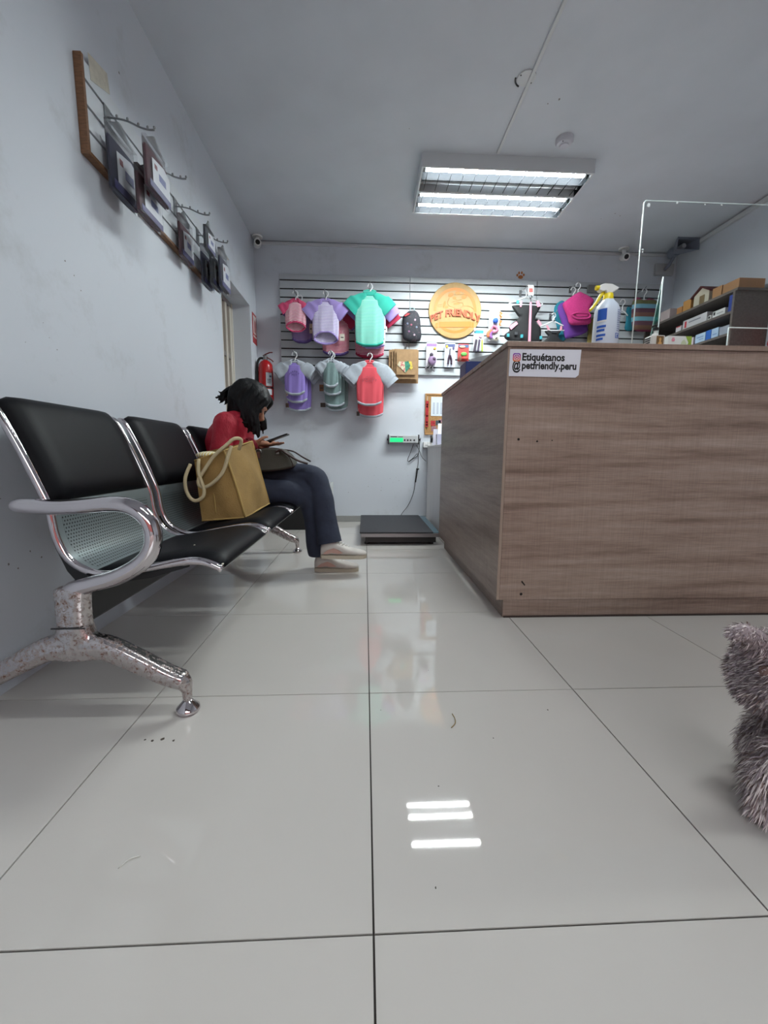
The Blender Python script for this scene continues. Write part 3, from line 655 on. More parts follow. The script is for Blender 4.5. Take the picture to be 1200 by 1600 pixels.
MB().tube(smooth_path([(.425, Yc-.002, .613), (.47, Yc-.006, .650), (.512, Yc-.004, .690), (.520, Yc-.004, .62), (.516, Yc-.004, .55)], 5), .003, 6).build('loop', CABLE, o, smooth=True)
MB().tube(smooth_path([(.500, Yc-.003, .775), (.53, Yc-.008, .72), (.558, Yc-.003, .655), (.600, Yc-.003, .615)], 5), .0026, 6).build('lead', CABLE, o, smooth=True)
MB().sweep(smooth_path([(.512, Yc-.004, .545), (.508, Yc-.004, .50), (.500, Yc-.004, .44), (.496, Yc-.004, .405)], 4), .0075, 8).build('sleeve', BLACK, o, smooth=True)
MB().ell((.516, Yc-.004, .538), (.016, .008, .010), 10, 6).build('knot', BLACK, o, smooth=True)
MB().tube(smooth_path([(.494, Yc-.004, .405), (.478, Yc-.006, .30), (.43, Yc-.01, .18), (.37, Yc-.02, .10), (.345, Yc-.05, .07)], 5), .003, 6).build('lead', CABLE, o, smooth=True)
sc = thing('floor_scale', 'low pet weighing platform with black rubber mat on the floor', 'scale', (.25, 2.97, 0))
box(-.045, .560, 2.535, 3.40, .062, .092).build('platform', STEEL, sc, bevel=.003)
box(-.052, .505, 2.528, 3.405, .0925, .103).build('rubber_mat', mat('rubber_mat', (44, 44, 49), .6, bump=(300, .2)), sc, bevel=.003)
box(.506, .558, 2.540, 3.395, .0925, .096).build('film_strip', mat('blue_film', (70, 104, 118), .25), sc)
box(-.01, .53, 2.56, 3.38, .018, .060).build('under_frame', BLACK, sc)
for x in (.0, .50):
    for y in (2.60, 3.33): MB().lathe([(.018, 0), (.018, .012), (.010, .020)], (x, y, 0), 12).build('foot', BLACK, sc, auto=True)

# ------------------------------------------------------------------ back corner: black low box with slotted white crate on it
o = box(-.93, -.335, 3.175, 3.58, 0.0, .205).build('low_box', mat('black_board', (18, 18, 20), .5), None, (-.63, 3.38, 0), bevel=.004)
tag(o, 'low black box on the floor in the back left corner', 'box')
cr = thing('slotted_crate', 'white slotted plastic crate on the low black box behind the seated woman', 'crate', (-.61, 3.36, .206))
CRW = mat('crate_plastic', (214, 216, 216), .45)
X0, X1, Y0, Y1, Z0, Z1 = -.90, -.325, 3.19, 3.54, .207, .408
box(X0, X1, Y0, Y1, Z0, Z0+.01).build('crate_base', CRW, cr)
def slotted(n, xa, xb, along, fixed):
    m = MB()
    def bar(u0, u1, z0, z1):
        if along == 'x': m.box(u0, u1, fixed, fixed+.008, z0, z1)
        else: m.box(fixed, fixed+.008, u0, u1, z0, z1)
    for z0, z1 in ((Z0+.01, Z0+.03), (Z0+.092, Z0+.108), (Z1-.025, Z1)): bar(xa, xb, z0, z1)
    k = int((xb-xa)/.032)
    for i in range(k+1):
        u = xa+(xb-xa-.014)*i/k; bar(u, u+.014, Z0+.03, Z0+.092); bar(u, u+.014, Z0+.108, Z1-.025)
    return m.build(n, CRW, cr)
slotted('slotted_side', X0, X1, 'x', Y0); slotted('slotted_side', X0, X1, 'x', Y1-.008); slotted('slotted_side', Y0+.008, Y1-.008, 'y', X0); slotted('slotted_side', Y0+.008, Y1-.008, 'y', X1-.008)

# ------------------------------------------------------------------ fire extinguisher and its sign
RED = mat('extinguisher_red', (178, 22, 26), .25, coat=.3)
ex = thing('fire_extinguisher', 'red fire extinguisher hanging in the back left corner', 'fire extinguisher', (-.945, 3.545, 1.17))
MB().lathe([(0, 1.165), (.055, 1.165), (.066, 1.18), (.067, 1.20), (.067, 1.475), (.062, 1.505), (.045, 1.530), (.020, 1.545), (.018, 1.56)], (-.945, 3.545, 0), 28).build('cylinder', RED, ex, auto=True)
MB().lathe([(.020, 1.545), (.022, 1.55), (.022, 1.58), (.012, 1.59)], (-.945, 3.545, 0), 14).build('valve', STEEL, ex, auto=True)
MB().sweep([(-.965, 3.545, 1.585), (-.94, 3.54, 1.598), (-.90, 3.53, 1.612), (-.875, 3.525, 1.612)], (.010, .005), 8).build('lever', mat('dark_red', (110, 22, 24), .4), ex, smooth=True)
MB().sweep([(-.955, 3.545, 1.572), (-.92, 3.535, 1.565), (-.885, 3.53, 1.545), (-.870, 3.525, 1.530)], (.010, .005), 8).build('handle', mat('dark_red', (110, 22, 24), .4), ex, smooth=True)
MB().sweep(smooth_path([(-.96, 3.545, 1.56), (-.995, 3.54, 1.56), (-1.018, 3.53, 1.51), (-1.022, 3.52, 1.40), (-1.020, 3.52, 1.28)], 5), .011, 10).build('hose', BLACK, ex, smooth=True)
MB().lathe([(.0685, 1.285), (.0685, 1.298)], (-.945, 3.545, 0), 28, cap=False).build('strap', BLACK, ex, smooth=True)
def curved_label(z0, z1, a0, a1, m, n, r=.0678):
    rings = [[(-.945+rr*math.cos(a), 3.545+rr*math.sin(a), z) for rr, z in ((r, z0), (r+.0006, z0), (r+.0006, z1), (r, z1))] for a in [a0+(a1-a0)*i/8 for i in range(9)]]
    return MB().loft(rings).build(n, m, ex, smooth=False)
curved_label(1.305, 1.425, -1.35, -.45, mat('label_white', (214, 218, 224), .4), 'label'); curved_label(1.305+.125, 1.447, -1.35, -.45, mat('label_red', (190, 44, 44), .4), 'label')
curved_label(1.225, 1.278, -1.35, -.5, mat('label_white', (214, 218, 224)), 'label')
for z in (1.33, 1.345, 1.36): curved_label(z, z+.006, -1.2, -.7, DARKGREY, 'label_print', .0686)
curved_label(1.385, 1.40, -.9, -.55, mat('label_blue', (70, 90, 120), .4), 'label_print', .0686)
fs = thing('fire_sign', 'red and white extinguisher sign on the left wall above the extinguisher', 'sign', (XL, 3.55, 1.68))
box(XL+.001, XL+.004, 3.485, 3.622, 1.690, 1.955).build('plate', mat('sign_red', (178, 34, 38), .4), fs)
box(XL+.004, XL+.0046, 3.505, 3.602, 1.775, 1.935).build('pictogram_panel', mat('sign_white', (222, 210, 206), .5), fs)
box(XL+.004, XL+.0046, 3.500, 3.610, 1.745, 1.760).build('white_line', mat('sign_white', (222, 210, 206)), fs)
MB().prism([(3.54, 1.79), (3.575, 1.79), (3.575, 1.88), (3.565, 1.90), (3.55, 1.90), (3.54, 1.88)], 'x', XL+.0047, XL+.0052).build('pictogram', mat('sign_red', (178, 34, 38)), fs)
# ------------------------------------------------------------------ cameras and horn speaker
def security_camera(label, x, y, z, aim, base):
    t = thing('security_camera', label, 'security camera', base, 'small white security cameras')
    MB().lathe([(.045, 0), (.045, -.012), (.0, -.012)], (base[0], base[1], base[2]), 24).build('base_plate', WHITE, t, auto=True)
    MB().sweep([(base[0], base[1], base[2]-.01), ((base[0]+x)/2, (base[1]+y)/2, (base[2]+z)/2), (x, y, z)], .018, 10).build('bracket', WHITE, t, smooth=True)
    a = Vector(aim).normalized(); c = Vector((x, y, z))
    MB().sweep([c-a*.045, c-a*.035, c+a*.030, c+a*.040], [.020, .032, .034, .030], 16, ref=Vector((0, 0, 1))).build('body', WHITE, t, auto=True)
    MB().sweep([c+a*.0395, c+a*.0425], [.021, .019], 16, ref=Vector((0, 0, 1))).build('lens', BLACK, t, auto=True)
    return t
security_camera('white security camera in the left ceiling corner', -.985, 3.545, 2.555, (.35, -1, -.12), (-.985, 3.555, ZC))
security_camera('white security camera under the ceiling above the sweaters', 2.415, 3.53, 2.53, (-.1, -1, -.35), (2.42, 3.56, ZC))
hs = thing('horn_speaker', 'grey rectangular horn speaker in the right ceiling corner', 'speaker', (2.90, 3.45, 2.44))
GH = mat('horn_grey', (120, 126, 140), .45)
def rect(cx, cy, cz, w_, h_): return [(cx-w_, cy, cz-h_), (cx+w_, cy, cz-h_), (cx+w_, cy, cz+h_), (cx-w_, cy, cz+h_)]
MB().loft([rect(2.87, 3.33, 2.57, .100, .048), rect(2.87, 3.35, 2.57, .088, .040), rect(2.87, 3.46, 2.57, .035, .028), rect(2.87, 3.46, 2.57, .040, .032), rect(2.87, 3.352, 2.57, .094, .045), rect(2.87, 3.33, 2.57, .104, .052), rect(2.87, 3.33, 2.57, .100, .048)], False, False).build('horn', GH, hs)
MB().lathe([(.0, 3.37), (.020, 3.375), (.024, 3.40), (.024, 3.455)], (2.865, 0, 2.57), 16, 'y').build('driver_cone', mat('horn_light', (168, 172, 180), .4), hs, auto=True)
MB().lathe([(.045, 3.46), (.045, 3.54), (.03, 3.55), (0, 3.55)], (2.87, 0, 2.57), 18, 'y').build('driver', GH, hs, auto=True)
MB().sweep([(2.87, 3.50, 2.53), (2.87, 3.56, 2.48), (2.87, 3.63, 2.46)], .014, 8).build('bracket', GH, hs, smooth=True)
box(2.78, 2.96, YB-.030, YB-.001, 2.415, 2.520).build('mount_box', mat('aged_box', (176, 176, 178), .6), hs, bevel=.004)

# ------------------------------------------------------------------ right wall shelf with boxes
SHW = mat('shelf_laminate', (100, 92, 86), .55, noise=(12, .18, (6, 1, 6)))
sh = thing('wall_shelf', 'dark wood-grain open shelf unit on the right wall behind the counter', 'shelf', (2.86, 3.0, 1.0))
SX0, SX1, SY0, SY1 = 2.715, 2.998, 2.60, 3.60
box(SX0, SX1, SY0, SY0+.018, 1.0, 1.915).build('end_panel', SHW, sh); box(SX0, SX1, SY1-.018, SY1, 1.0, 1.915).build('end_panel', SHW, sh)
LV = (1.02, 1.30, 1.590, 1.745, 1.897)
for z in LV: box(SX0, SX1, SY0+.018, SY1-.018, z, z+.018).build('shelf_board', SHW, sh)
box(SX1-.006, SX1, SY0+.018, SY1-.018, 1.0, 1.896).build('back_board', mat('shelf_back', (60, 55, 52), .7), sh)
box(SX0, SX1, SY0-.018, SY0, 1.915-.016, 1.9155).build('top_edge', SHW, sh)
def carton(label, x, y, z, dx, dy, dz, col, group='cartons on the right wall shelf', lab=None, name='carton'):
    t = thing(name, label, 'box', (x+dx/2, y+dy/2, z), group)
    box(x, x+dx, y, y+dy, z+.0005, z+dz).build('body', mat('carton_%02x%02x%02x' % col, col, .55, noise=(14, .08)), t, bevel=.001)
    box(x+dx*.08, x+dx*.92, y+dy*.08, y+dy*.92, z+dz+.0001, z+dz+.0012).build('lid_flap', mat('carton_%02x%02x%02x' % col, col), t)
    if lab:
        for (v0, v1, w0, w1, c) in lab:
            box(x-.0008, x-.0001, y+dy*v0, y+dy*v1, z+dz*w0, z+dz*w1).build('printed_patch', mat('print_%02x%02x%02x' % c, c, .5), t)
    return t
zt = 1.9158
carton('brown carton at the near end on top of the shelf', 2.74, 2.605, zt, .20, .14, .075, (168, 124, 84))
carton('brown carton second from the near end on the shelf top', 2.735, 2.750, zt, .16, .085, .080, (172, 128, 86))
carton('orange-brown carton in the middle of the shelf top', 2.725, 3.04, zt, .10, .085, .085, (182, 132, 72))
carton('small orange-brown carton beside the larger one on the shelf top', 2.725, 3.135, zt, .09, .06, .055, (176, 122, 70))
carton('pale pink carton at the far part of the shelf top', 2.725, 3.28, zt, .10, .12, .085, (176, 160, 158))
carton('dark flat carton at the far end of the shelf top', 2.725, 3.41, zt, .12, .15, .035, (74, 70, 70))
hh = thing('toy_house', 'small cream model house with dark red roof on the shelf top', 'model house', (2.79, 2.93, zt))
box(2.73, 2.86, 2.862, 3.015, zt+.0005, zt+.085).build('house_wall', mat('house_cream', (196, 188, 168), .7), hh)
MB().prism([(2.862, zt+.085), (3.015, zt+.085), (2.938, zt+.128)], 'x', 2.731, 2.859).build('gable', mat('house_cream', (196, 188, 168)), hh)
for s in (1, -1):
    y0_, y1_ = 2.938, 2.938+s*.098
    MB().prism([(y0_, zt+.132), (y1_, zt+.072), (y1_, zt+.080), (y0_, zt+.142)], 'x', 2.712, 2.872).build('roof_half', mat('house_roof', (92, 44, 46), .7), hh)
box(2.7285, 2.7299, 2.905, 2.955, zt+.001, zt+.068).build('house_door', mat('house_door', (126, 106, 74), .7), hh)
z2 = 1.764
carton('upright blue box at the near end of the middle shelf', 2.725, 2.622, z2, .10, .035, .118, (36, 62, 140))
carton('white box with black square mark on the middle shelf', 2.722, 2.68, z2, .12, .115, .046, (206, 206, 204), lab=[(.78, .92, .35, .85, (40, 40, 44)), (.15, .65, .4, .5, (120, 120, 124))])
carton('tiny white box beside the long red-patched carton on the middle shelf', 2.722, 2.805, z2, .10, .035, .030, (210, 208, 204), lab=[(.3, .8, .2, .8, (50, 50, 52))])
carton('long white carton with red patch on the middle shelf', 2.722, 2.85, z2, .16, .25, .070, (190, 188, 190), lab=[(.84, .92, .12, .85, (190, 40, 52)), (.25, .75, .55, .68, (120, 120, 130))])
carton('small white and red box at the far end of the middle shelf', 2.722, 3.12, z2, .10, .06, .045, (206, 200, 202), lab=[(.1, .9, .8, 1.0, (176, 44, 52))])
z3 = 1.609
carton('pale grey box at the near end of the lower shelf', 2.725, 2.63, z3, .10, .085, .062, (150, 156, 168))
carton('light blue box beside the grey one on the lower shelf', 2.722, 2.72, z3, .10, .065, .070, (170, 196, 222), lab=[(.2, .8, .3, .4, (110, 140, 190))])
carton('bright blue box in the middle of the lower shelf', 2.722, 2.79, z3, .10, .05, .072, (44, 104, 190))
carton('wide light blue box on the lower shelf', 2.722, 2.845, z3, .10, .10, .070, (176, 200, 222), lab=[(.15, .85, .55, .63, (100, 130, 180)), (.15, .6, .3, .36, (100, 130, 180))])
carton('pinkish white box on the lower shelf', 2.722, 2.965, z3, .10, .085, .062, (204, 190, 196), lab=[(.85, 1.0, 0, 1, (190, 60, 76))])
carton('pale box with pink stripe at the far end of the lower shelf', 2.722, 3.07, z3, .10, .06, .055, (206, 196, 200), lab=[(.0, .35, 0, 1, (196, 90, 104))])
po = thing('wall_poster', 'white poster with red emblem on the right wall beside the shelf', 'poster', (XR, 2.4, 1.2))
box(XR-.003, XR-.001, 2.12, 2.595, 1.16, 1.80).build('sheet', mat('poster_paper', (206, 204, 216), .4), po)
MB().prism([(2.30, 1.30), (2.57, 1.30), (2.585, 1.42), (2.55, 1.46), (2.585, 1.52), (2.56, 1.68), (2.50, 1.72), (2.30, 1.72)], 'x', XR-.0042, XR-.0031).build('red_emblem', mat('poster_red', (196, 52, 58), .5), po)
MB().prism([(2.40, 1.50), (2.55, 1.47), (2.56, 1.50), (2.47, 1.56), (2.40, 1.56)], 'x', XR-.005, XR-.0043).build('white_mark', mat('poster_paper', (206, 204, 216)), po)

# ================================================================== GARMENTS ON THE BACK SLATWALL
HANGW = mat('hanger_plastic', (224, 226, 228), .35)
def hook_arm(x, z, y, label=None):
    t = thing('display_hook', label or 'steel display hook holding hangers on the back slatwall', 'display hook', (x, SY, z), 'hooks on the back slatwall')
    box(x-.012, x+.012, SY-.004, SY-.0005, z-.03, z+.03).build('plate', STEEL, t)
    MB().tube([(x, SY-.004, z), (x, y-.02, z+.003), (x, y-.03, z+.014)], .0035, 6).build('rod', STEEL, t, smooth=True)
    return t
def hanger(x, y, ztop, w, label, neck=.02):
    """clothes hanger: hook above, sloping shoulders inside the garment"""
    t = thing('clothes_hanger', label, 'hanger', (x, y, ztop), 'white plastic hangers on the back slatwall')
    m = MB()
    hk = [(x+.004, y, ztop-.02), (x+.002, y, ztop+.015), (x+.010, y, ztop+.033), (x+.022, y, ztop+.050), (x+.018, y, ztop+.072), (x, y, ztop+.082), (x-.017, y, ztop+.073), (x-.022, y, ztop+.055)]
    m.sweep(smooth_path(hk, 4), (.004, .005), 7)
    m.build('hook', HANGW, t, smooth=True)
    MB().sweep(smooth_path([(x-w/2, y, ztop-.065), (x-w*.25, y, ztop-.035), (x, y, ztop-.020), (x+w*.25, y, ztop-.035), (x+w/2, y, ztop-.065)], 4), (.004, .006), 7).build('shoulder_bar', HANGW, t, smooth=True)
    return t
def shirt(label, x, y, ztop, w, ln, span, body_m, sleeve_m, hem_m, drop=.12, turtle=0.0, group='dog shirts on the slatwall', sl=1.0, sway=0.0, neckm=None, dip=.03, arch=0.0):
    t = thing('dog_shirt', label, 'dog shirt', (x, y, ztop), group)
    k = w/.2; N = 48
    prof = [(0, .21, .009), (.04, .25, .011), (.09, .33, .013), (.16, .43, .016), (.24, .49, .018), (.40, .505, .020), (.60, .51, .021), (.80, .505, .021), (.92, .495, .021), (1.0, .475, .020)]
    prof = [tuple(p) for p in smooth_path(prof, 5)]
    rings = []
    for v, a, b in prof:
        r = []
        for j in range(N):
            an = 2*math.pi*j/N; cx = math.cos(an); sy = math.sin(an)
            cx_ = math.copysign(abs(cx)**.75, cx)
            fold = .0035*math.sin(cx*9+x*37+v*2.5)*min(1, v*2)+.0025*math.sin(cx*17+x*11)*v
            xx = a*w*cx_+sway*v; yy = b*sy+fold*(1-cx*cx)
            zz = -ln*v
            if v > .45:
                e = ((v-.45)/.55)**2
                zz += e*(1-cx*cx)*((arch if arch else -dip) if sy < 0 else -dip*(1.2 if arch else 1.0))+.010*e
            if v < .12: zz -= .016*(cx*cx)*(1 if sy < 0 else .2)-(.010 if sy > 0 else -.012)*(1-cx*cx)
            r.append((xx, yy, zz))
        rings.append(r)
    MB().loft(rings, False, False).build('body', body_m, t, smooth=True, local=True)
    hem = [Vector(p) for p in rings[-1]]
    MB().sweep(hem, (.009, .0035), 6, ref=Vector((0, 0, 1)), closed=True).build('hem', hem_m, t, smooth=True, local=True)
    top = [Vector(p)+Vector((0, 0, .004+turtle*.5)) for p in rings[0]]
    MB().sweep(top, (.009+turtle, .004), 6, ref=Vector((0, 0, 1)), closed=True).build('collar', neckm or sleeve_m, t, smooth=True, local=True)
    for s in (1, -1):
        kk = k**.7
        p = smooth_path([(s*w*.14, -.001, -.004), (s*w*.30, -.002, -.030*kk), (s*(w*.42), -.003, -.058*kk), (s*(w*.42+(span/2-w*.42)*.55), -.003, -.058*kk-(drop-.058*kk)*.5), (s*span/2, -.003, -drop)], 8)
        n = len(p); sz = []
        for i in range(n):
            u = i/(n-1); hw = (.016+.050*min(1, u*1.7)-.012*max(0, u-.6))*kk*sl
            sz.append((.0135+.002*math.sin(i*.5), hw))
        MB().sweep(p, sz, 28, cap=False).build('sleeve', sleeve_m, t, smooth=True, local=True)
        e = p[-1]; tdir = (p[-1]-p[-2]).normalized(); q = (sz[-1][0]*1.08, sz[-1][1]*1.03)
        MB().sweep([e-tdir*.008, e+tdir*.003], [q, q], 14, cap=False).build('cuff', hem_m, t, smooth=True, local=True)
    return t
def price_tag(x, y, z, label, w_=.028, h_=.055, col=(222, 218, 208)):
    t = thing('price_tag', label, 'tag', (x, y, z), 'swing tags on the dog shirts')
    box(x-w_/2, x+w_/2, y-.0008, y+.0008, z-h_, z).build('card', mat('tag_%02x%02x%02x' % col, col, .6), t)
    MB().tube([(x, y, z-.004), (x+.008, y+.004, z+.03)], .0008, 4).build('string', WHITE, t)
    box(x-w_*.3, x+w_*.3, y-.0013, y-.0009, z-h_*.6, z-h_*.45).build('print', DARKGREY, t)
    return t
PINK = mat('pink_jersey', (214, 74, 118), .85, sheen=.2); LILAC = mat('lilac_jersey', (160, 140, 206), .85, sheen=.2); TEALJ = mat('teal_jersey', (44, 172, 152), .85, sheen=.2)
PURP = mat('dark_purple_jersey', (98, 78, 138), .85); RASP = mat('raspberry_jersey', (172, 42, 76), .85); GREYJ = mat('pale_grey_jersey', (176, 184, 194), .85, noise=(60, .06))
LAV = mat('lavender_jersey', (150, 130, 208), .85); SAGE = mat('sage_jersey', (122, 146, 146), .85, noise=(40, .06)); CORAL = mat('coral_jersey', (222, 84, 96), .85); LTEAL = mat('pale_teal', (128, 204, 186), .85)
PSTR = stripes('pink_white_stripe', (216, 84, 124), (236, 226, 230), .0125, .5, zig=-.25); LSTR = stripes('lilac_white_stripe', (164, 144, 208), (230, 228, 238), .0125, .5)
TSTR = stripes('teal_white_stripe', (96, 192, 172), (158, 222, 206), .0125, .55); RSTR = stripes('raspberry_stripe', (176, 52, 84), (220, 190, 200), .0125, .6)
PLSTR = stripes('plum_stripe', (104, 74, 128), (150, 132, 170), .0125, .6)
for x, z in ((-.645, 2.125), (-.375, 2.125), (.03, 2.195), (-.665, 1.595), (-.325, 1.605), (.03, 1.595)):
    hook_arm(x, z, 3.44, {(-.645, 1): 'steel hook above the pink striped dog shirt', (-.375, 1): 'steel hook above the lilac striped dog shirt', (.03, 1): 'steel hook above the teal striped dog shirt', (-.665, 0): 'steel hook above the lavender dog shirts', (-.325, 0): 'steel hook above the sage dog shirts', (.03, 0): 'steel hook above the coral dog shirts'}[(x, int(z > 2))])
# upper row, back garments first
shirt('purple dog shirt behind the pink striped one', -.600, 3.545, 2.045, .19, .31, .27, PLSTR, PURP, PURP)
shirt('pink striped dog shirt with pink sleeves, leftmost of the upper row', -.642, 3.455, 2.050, .185, .235, .265, PSTR, PINK, PINK, drop=.085, sl=.75, arch=.035)
shirt('raspberry dog shirt behind the lilac striped one', -.290, 3.560, 2.03, .25, .40, .40, RSTR, RASP, PURP, drop=.15)
shirt('lilac striped dog shirt with lilac sleeves in the upper row', -.372, 3.450, 2.055, .235, .345, .345, LSTR, LILAC, LILAC, drop=.125, arch=.06)
shirt('raspberry striped dog shirt behind the teal one', .030, 3.560, 2.105, .275, .49, .46, RSTR, RASP, RASP, drop=.20)
shirt('lilac dog shirt sleeve showing right of the teal shirt', .055, 3.510, 2.11, .24, .42, .41, LSTR, LILAC, LILAC, drop=.165)
shirt('teal striped dog shirt with plain teal sleeves in the upper row', .028, 3.440, 2.115, .262, .425, .365, TSTR, TEALJ, TEALJ, drop=.135, turtle=.012)
# lower row
shirt('large lavender dog shirt with grey sleeves, hindmost on the lower left hanger', -.640, 3.565, 1.515, .225, .405, .37, LAV, GREYJ, GREYJ, drop=.13)
shirt('middle lavender dog shirt with grey sleeves on the lower left hanger', -.655, 3.515, 1.520, .200, .335, .35, LAV, GREYJ, GREYJ, drop=.115)
sA = shirt('front lavender dog shirt with grey sleeves and arched print', -.662, 3.455, 1.522, .185, .275, .335, LAV, GREYJ, GREYJ, drop=.105)
shirt('large sage dog shirt hindmost on the lower middle hanger', -.285, 3.575, 1.525, .215, .405, .32, SAGE, GREYJ, GREYJ, drop=.12)
shirt('medium sage dog shirt second from the wall', -.300, 3.535, 1.530, .190, .375, .28, SAGE, GREYJ, GREYJ, drop=.11)
shirt('small sage dog shirt third from the wall', -.318, 3.495, 1.535, .165, .280, .27, SAGE, GREYJ, GREYJ, drop=.10)
sB = shirt('smallest sage dog shirt in front with pale grey sleeves', -.330, 3.450, 1.537, .135, .215, .225, SAGE, GREYJ, GREYJ, drop=.085)
shirt('large coral dog shirt with grey sleeves behind the front coral one', .040, 3.540, 1.520, .245, .460, .42, CORAL, GREYJ, GREYJ, drop=.17)
sC = shirt('front coral dog shirt with pale grey sleeves in the lower row', .028, 3.450, 1.525, .235, .365, .385, CORAL, GREYJ, GREYJ, drop=.155, neckm=CORAL)
def chest_print(parent, lines, m, size, zc):
    for i, (tx, arch, dz) in enumerate(lines):
        q = text_mb(tx, size, bold=size*.01, align='CENTER', spacing=1.15)
        q.v = [Vector((p.x, -.026, zc+dz+p.y-arch*p.x*p.x)) for p in q.v]; q.build('print', m, parent, local=True)
PRT = mat('print_violet', (92, 80, 140), .8)
chest_print(sA, [('HAPPY', 12.0, 0), ('PET', 0, -.03)], PRT, .028, -.105); chest_print(sC, [('DOGGY', 8.0, 0), ('DAY', 0, -.032)], mat('print_coral', (186, 84, 96), .8), .034, -.15)
for x, y, z, w_, l in ((-.640, 3.455, 2.048, .15, 'white hanger of the pink striped dog shirt'), (-.370, 3.45, 2.052, .2, 'white hanger of the lilac striped dog shirt'), (.030, 3.44, 2.118, .2, 'white hanger of the teal striped dog shirt'),
                       (-.660, 3.455, 1.520, .16, 'white hanger of the lavender dog shirt'), (-.328, 3.45, 1.535, .12, 'white hanger of the smallest sage dog shirt'), (.030, 3.45, 1.522, .2, 'white hanger of the coral dog shirt'),
                       (-.615, 3.545, 2.044, .15, 'hanger behind the pink dog shirt hanger'), (-.318, 3.495, 1.533, .14, 'hanger just behind the sage dog shirt hanger')):
    hanger(x, y, z, w_, l)
price_tag(-.512, 3.50, 1.865, 'long cream tag between the pink and lilac shirts', .026, .085, (198, 176, 150)); price_tag(-.225, 3.49, 1.78, 'cream swing tag below the lilac striped shirt', .044, .060, (206, 200, 186))
price_tag(.150, 3.46, 1.79, 'white swing tag right of the teal shirt', .042, .105, (226, 226, 224)); price_tag(.165, 3.46, 1.845, 'upper white swing tag on the teal shirt', .045, .050, (230, 230, 228))
price_tag(-.742, 3.49, 1.245, 'small white tag on the middle lavender shirt', .018, .028, (226, 206, 196)); price_tag(-.750, 3.53, 1.155, 'brown swing tag on the large lavender shirt', .030, .040, (96, 70, 58))
price_tag(-.395, 3.50, 1.36, 'small pale tag on the sage shirts', .020, .024, (206, 200, 192)); price_tag(-.425, 3.53, 1.33, 'round brown tag left of the sage shirts', .040, .060, (128, 86, 58)); price_tag(-.415, 3.55, 1.165, 'dark brown tag at the hem of the large sage shirt', .048, .040, (70, 56, 48))
price_tag(-.072, 3.49, 1.195, 'brown tag on the front coral shirt', .022, .045, (120, 92, 70)); price_tag(-.08, 3.52, 1.085, 'dark tag at the hem of the large coral shirt', .028, .040, (80, 66, 58))

# ------------------------------------------------------------------ round wooden sign
sgn = thing('round_sign', 'round wooden PET FRIENDLY sign with orange engraved emblem', 'sign', (.842, SY, 1.787))
cx, cz, RR = .842, 2.040, .252; yf = SY-.020
SW = mat('sign_wood', (162, 128, 72), .55, noise=(10, .10, (4, 4, 1))); ORG = mat('sign_orange', (198, 108, 8), .5); ORD = mat('letter_orange', (172, 66, 18), .5)
MB().lathe([(0, SY-.0005), (RR, SY-.0005), (RR, yf+.002), (RR-.002, yf), (0, yf)], (cx, 0, cz), 72, 'y').build('board', SW, sgn, auto=True)
def arc_band(r0, r1, a0, a1, y0, y1, n=40):
    po = [(cx+r1*math.cos(a), cz+r1*math.sin(a)) for a in [a0+(a1-a0)*i/n for i in range(n+1)]]; pi = [(cx+r0*math.cos(a), cz+r0*math.sin(a)) for a in [a0+(a1-a0)*i/n for i in range(n+1)]]
    m = MB()
    for i in range(n):
        m.hexa([(po[i][0], y0, po[i][1]), (po[i+1][0], y0, po[i+1][1]), (pi[i+1][0], y0, pi[i+1][1]), (pi[i][0], y0, pi[i][1]), (po[i][0], y1, po[i][1]), (po[i+1][0], y1, po[i+1][1]), (pi[i+1][0], y1, pi[i+1][1]), (pi[i][0], y1, pi[i][1])])
    return m
arc_band(.180, .204, -.03, math.pi+.03, yf-.0004, yf-.0016).build('ring_band', ORG, sgn); arc_band(.180, .204, math.pi+.78, 2*math.pi-.78, yf-.0004, yf-.0016).build('ring_band', ORG, sgn)
MB().prism([(cx-.150, 1.886), (cx+.158, 1.896), (cx+.158, 1.946), (cx-.150, 1.936)], 'y', yf-.0035, yf-.0004).build('name_bar', ORG, sgn)
for s in (-1, 1): MB().prism([(cx+s*.162, 1.888+.004*s), (cx+s*.184, 1.886+.004*s), (cx+s*.184, 1.930+.006*s), (cx+s*.162, 1.934+.006*s)], 'y', yf-.0025, yf-.0004).build('bar_end', ORG, sgn)
def blob(px, pz, rx, rz, rot=0, m=ORG, y=.0014):
    pts = []
    for i in range(18):
        a = 2*math.pi*i/18; u, v = rx*math.cos(a), rz*math.sin(a); pts.append((px+u*math.cos(rot)-v*math.sin(rot), pz+u*math.sin(rot)+v*math.cos(rot)))
    MB().prism(pts, 'y', yf-y, yf-.0003).build('emblem_inlay', m, sgn)
blob(cx-.045, cz+.140, .026, .018, .5); blob(cx+.020, cz+.160, .022, .014, -.1); blob(cx+.083, cz+.128, .026, .019, .5); blob(cx-.010, cz+.115, .016, .014); blob(cx-.105, cz+.055, .012, .028, -.3); blob(cx-.085, cz+.030, .020, .012, .3); blob(cx+.012, cz+.062, .030, .008, .05)
def line(pts):
    MB().tube(smooth_path([(cx+a, yf-.0008, cz+b) for a, b in pts], 4), .0018, 5).build('emblem_line', mat('engraving', (150, 112, 48), .7), sgn)
line([(-.07, .13), (-.02, .145), (.02, .143), (.07, .147), (.11, .14)]); line([(-.06, .11), (-.075, .07), (-.055, .04), (0, .025)]); line([(0, .10), (.02, .095), (.06, .10)]); line([(-.03, .075), (.0, .085), (.03, .075), (.07, .072)])
line([(.07, .07), (.075, .045), (.05, .03)]); line([(-.17, .045), (-.13, .052)]); line([(-.165, .030), (-.125, .035)]); line([(.08, .045), (.14, .04), (.18, .015)]); line([(-.11, .06), (-.115, .02)])
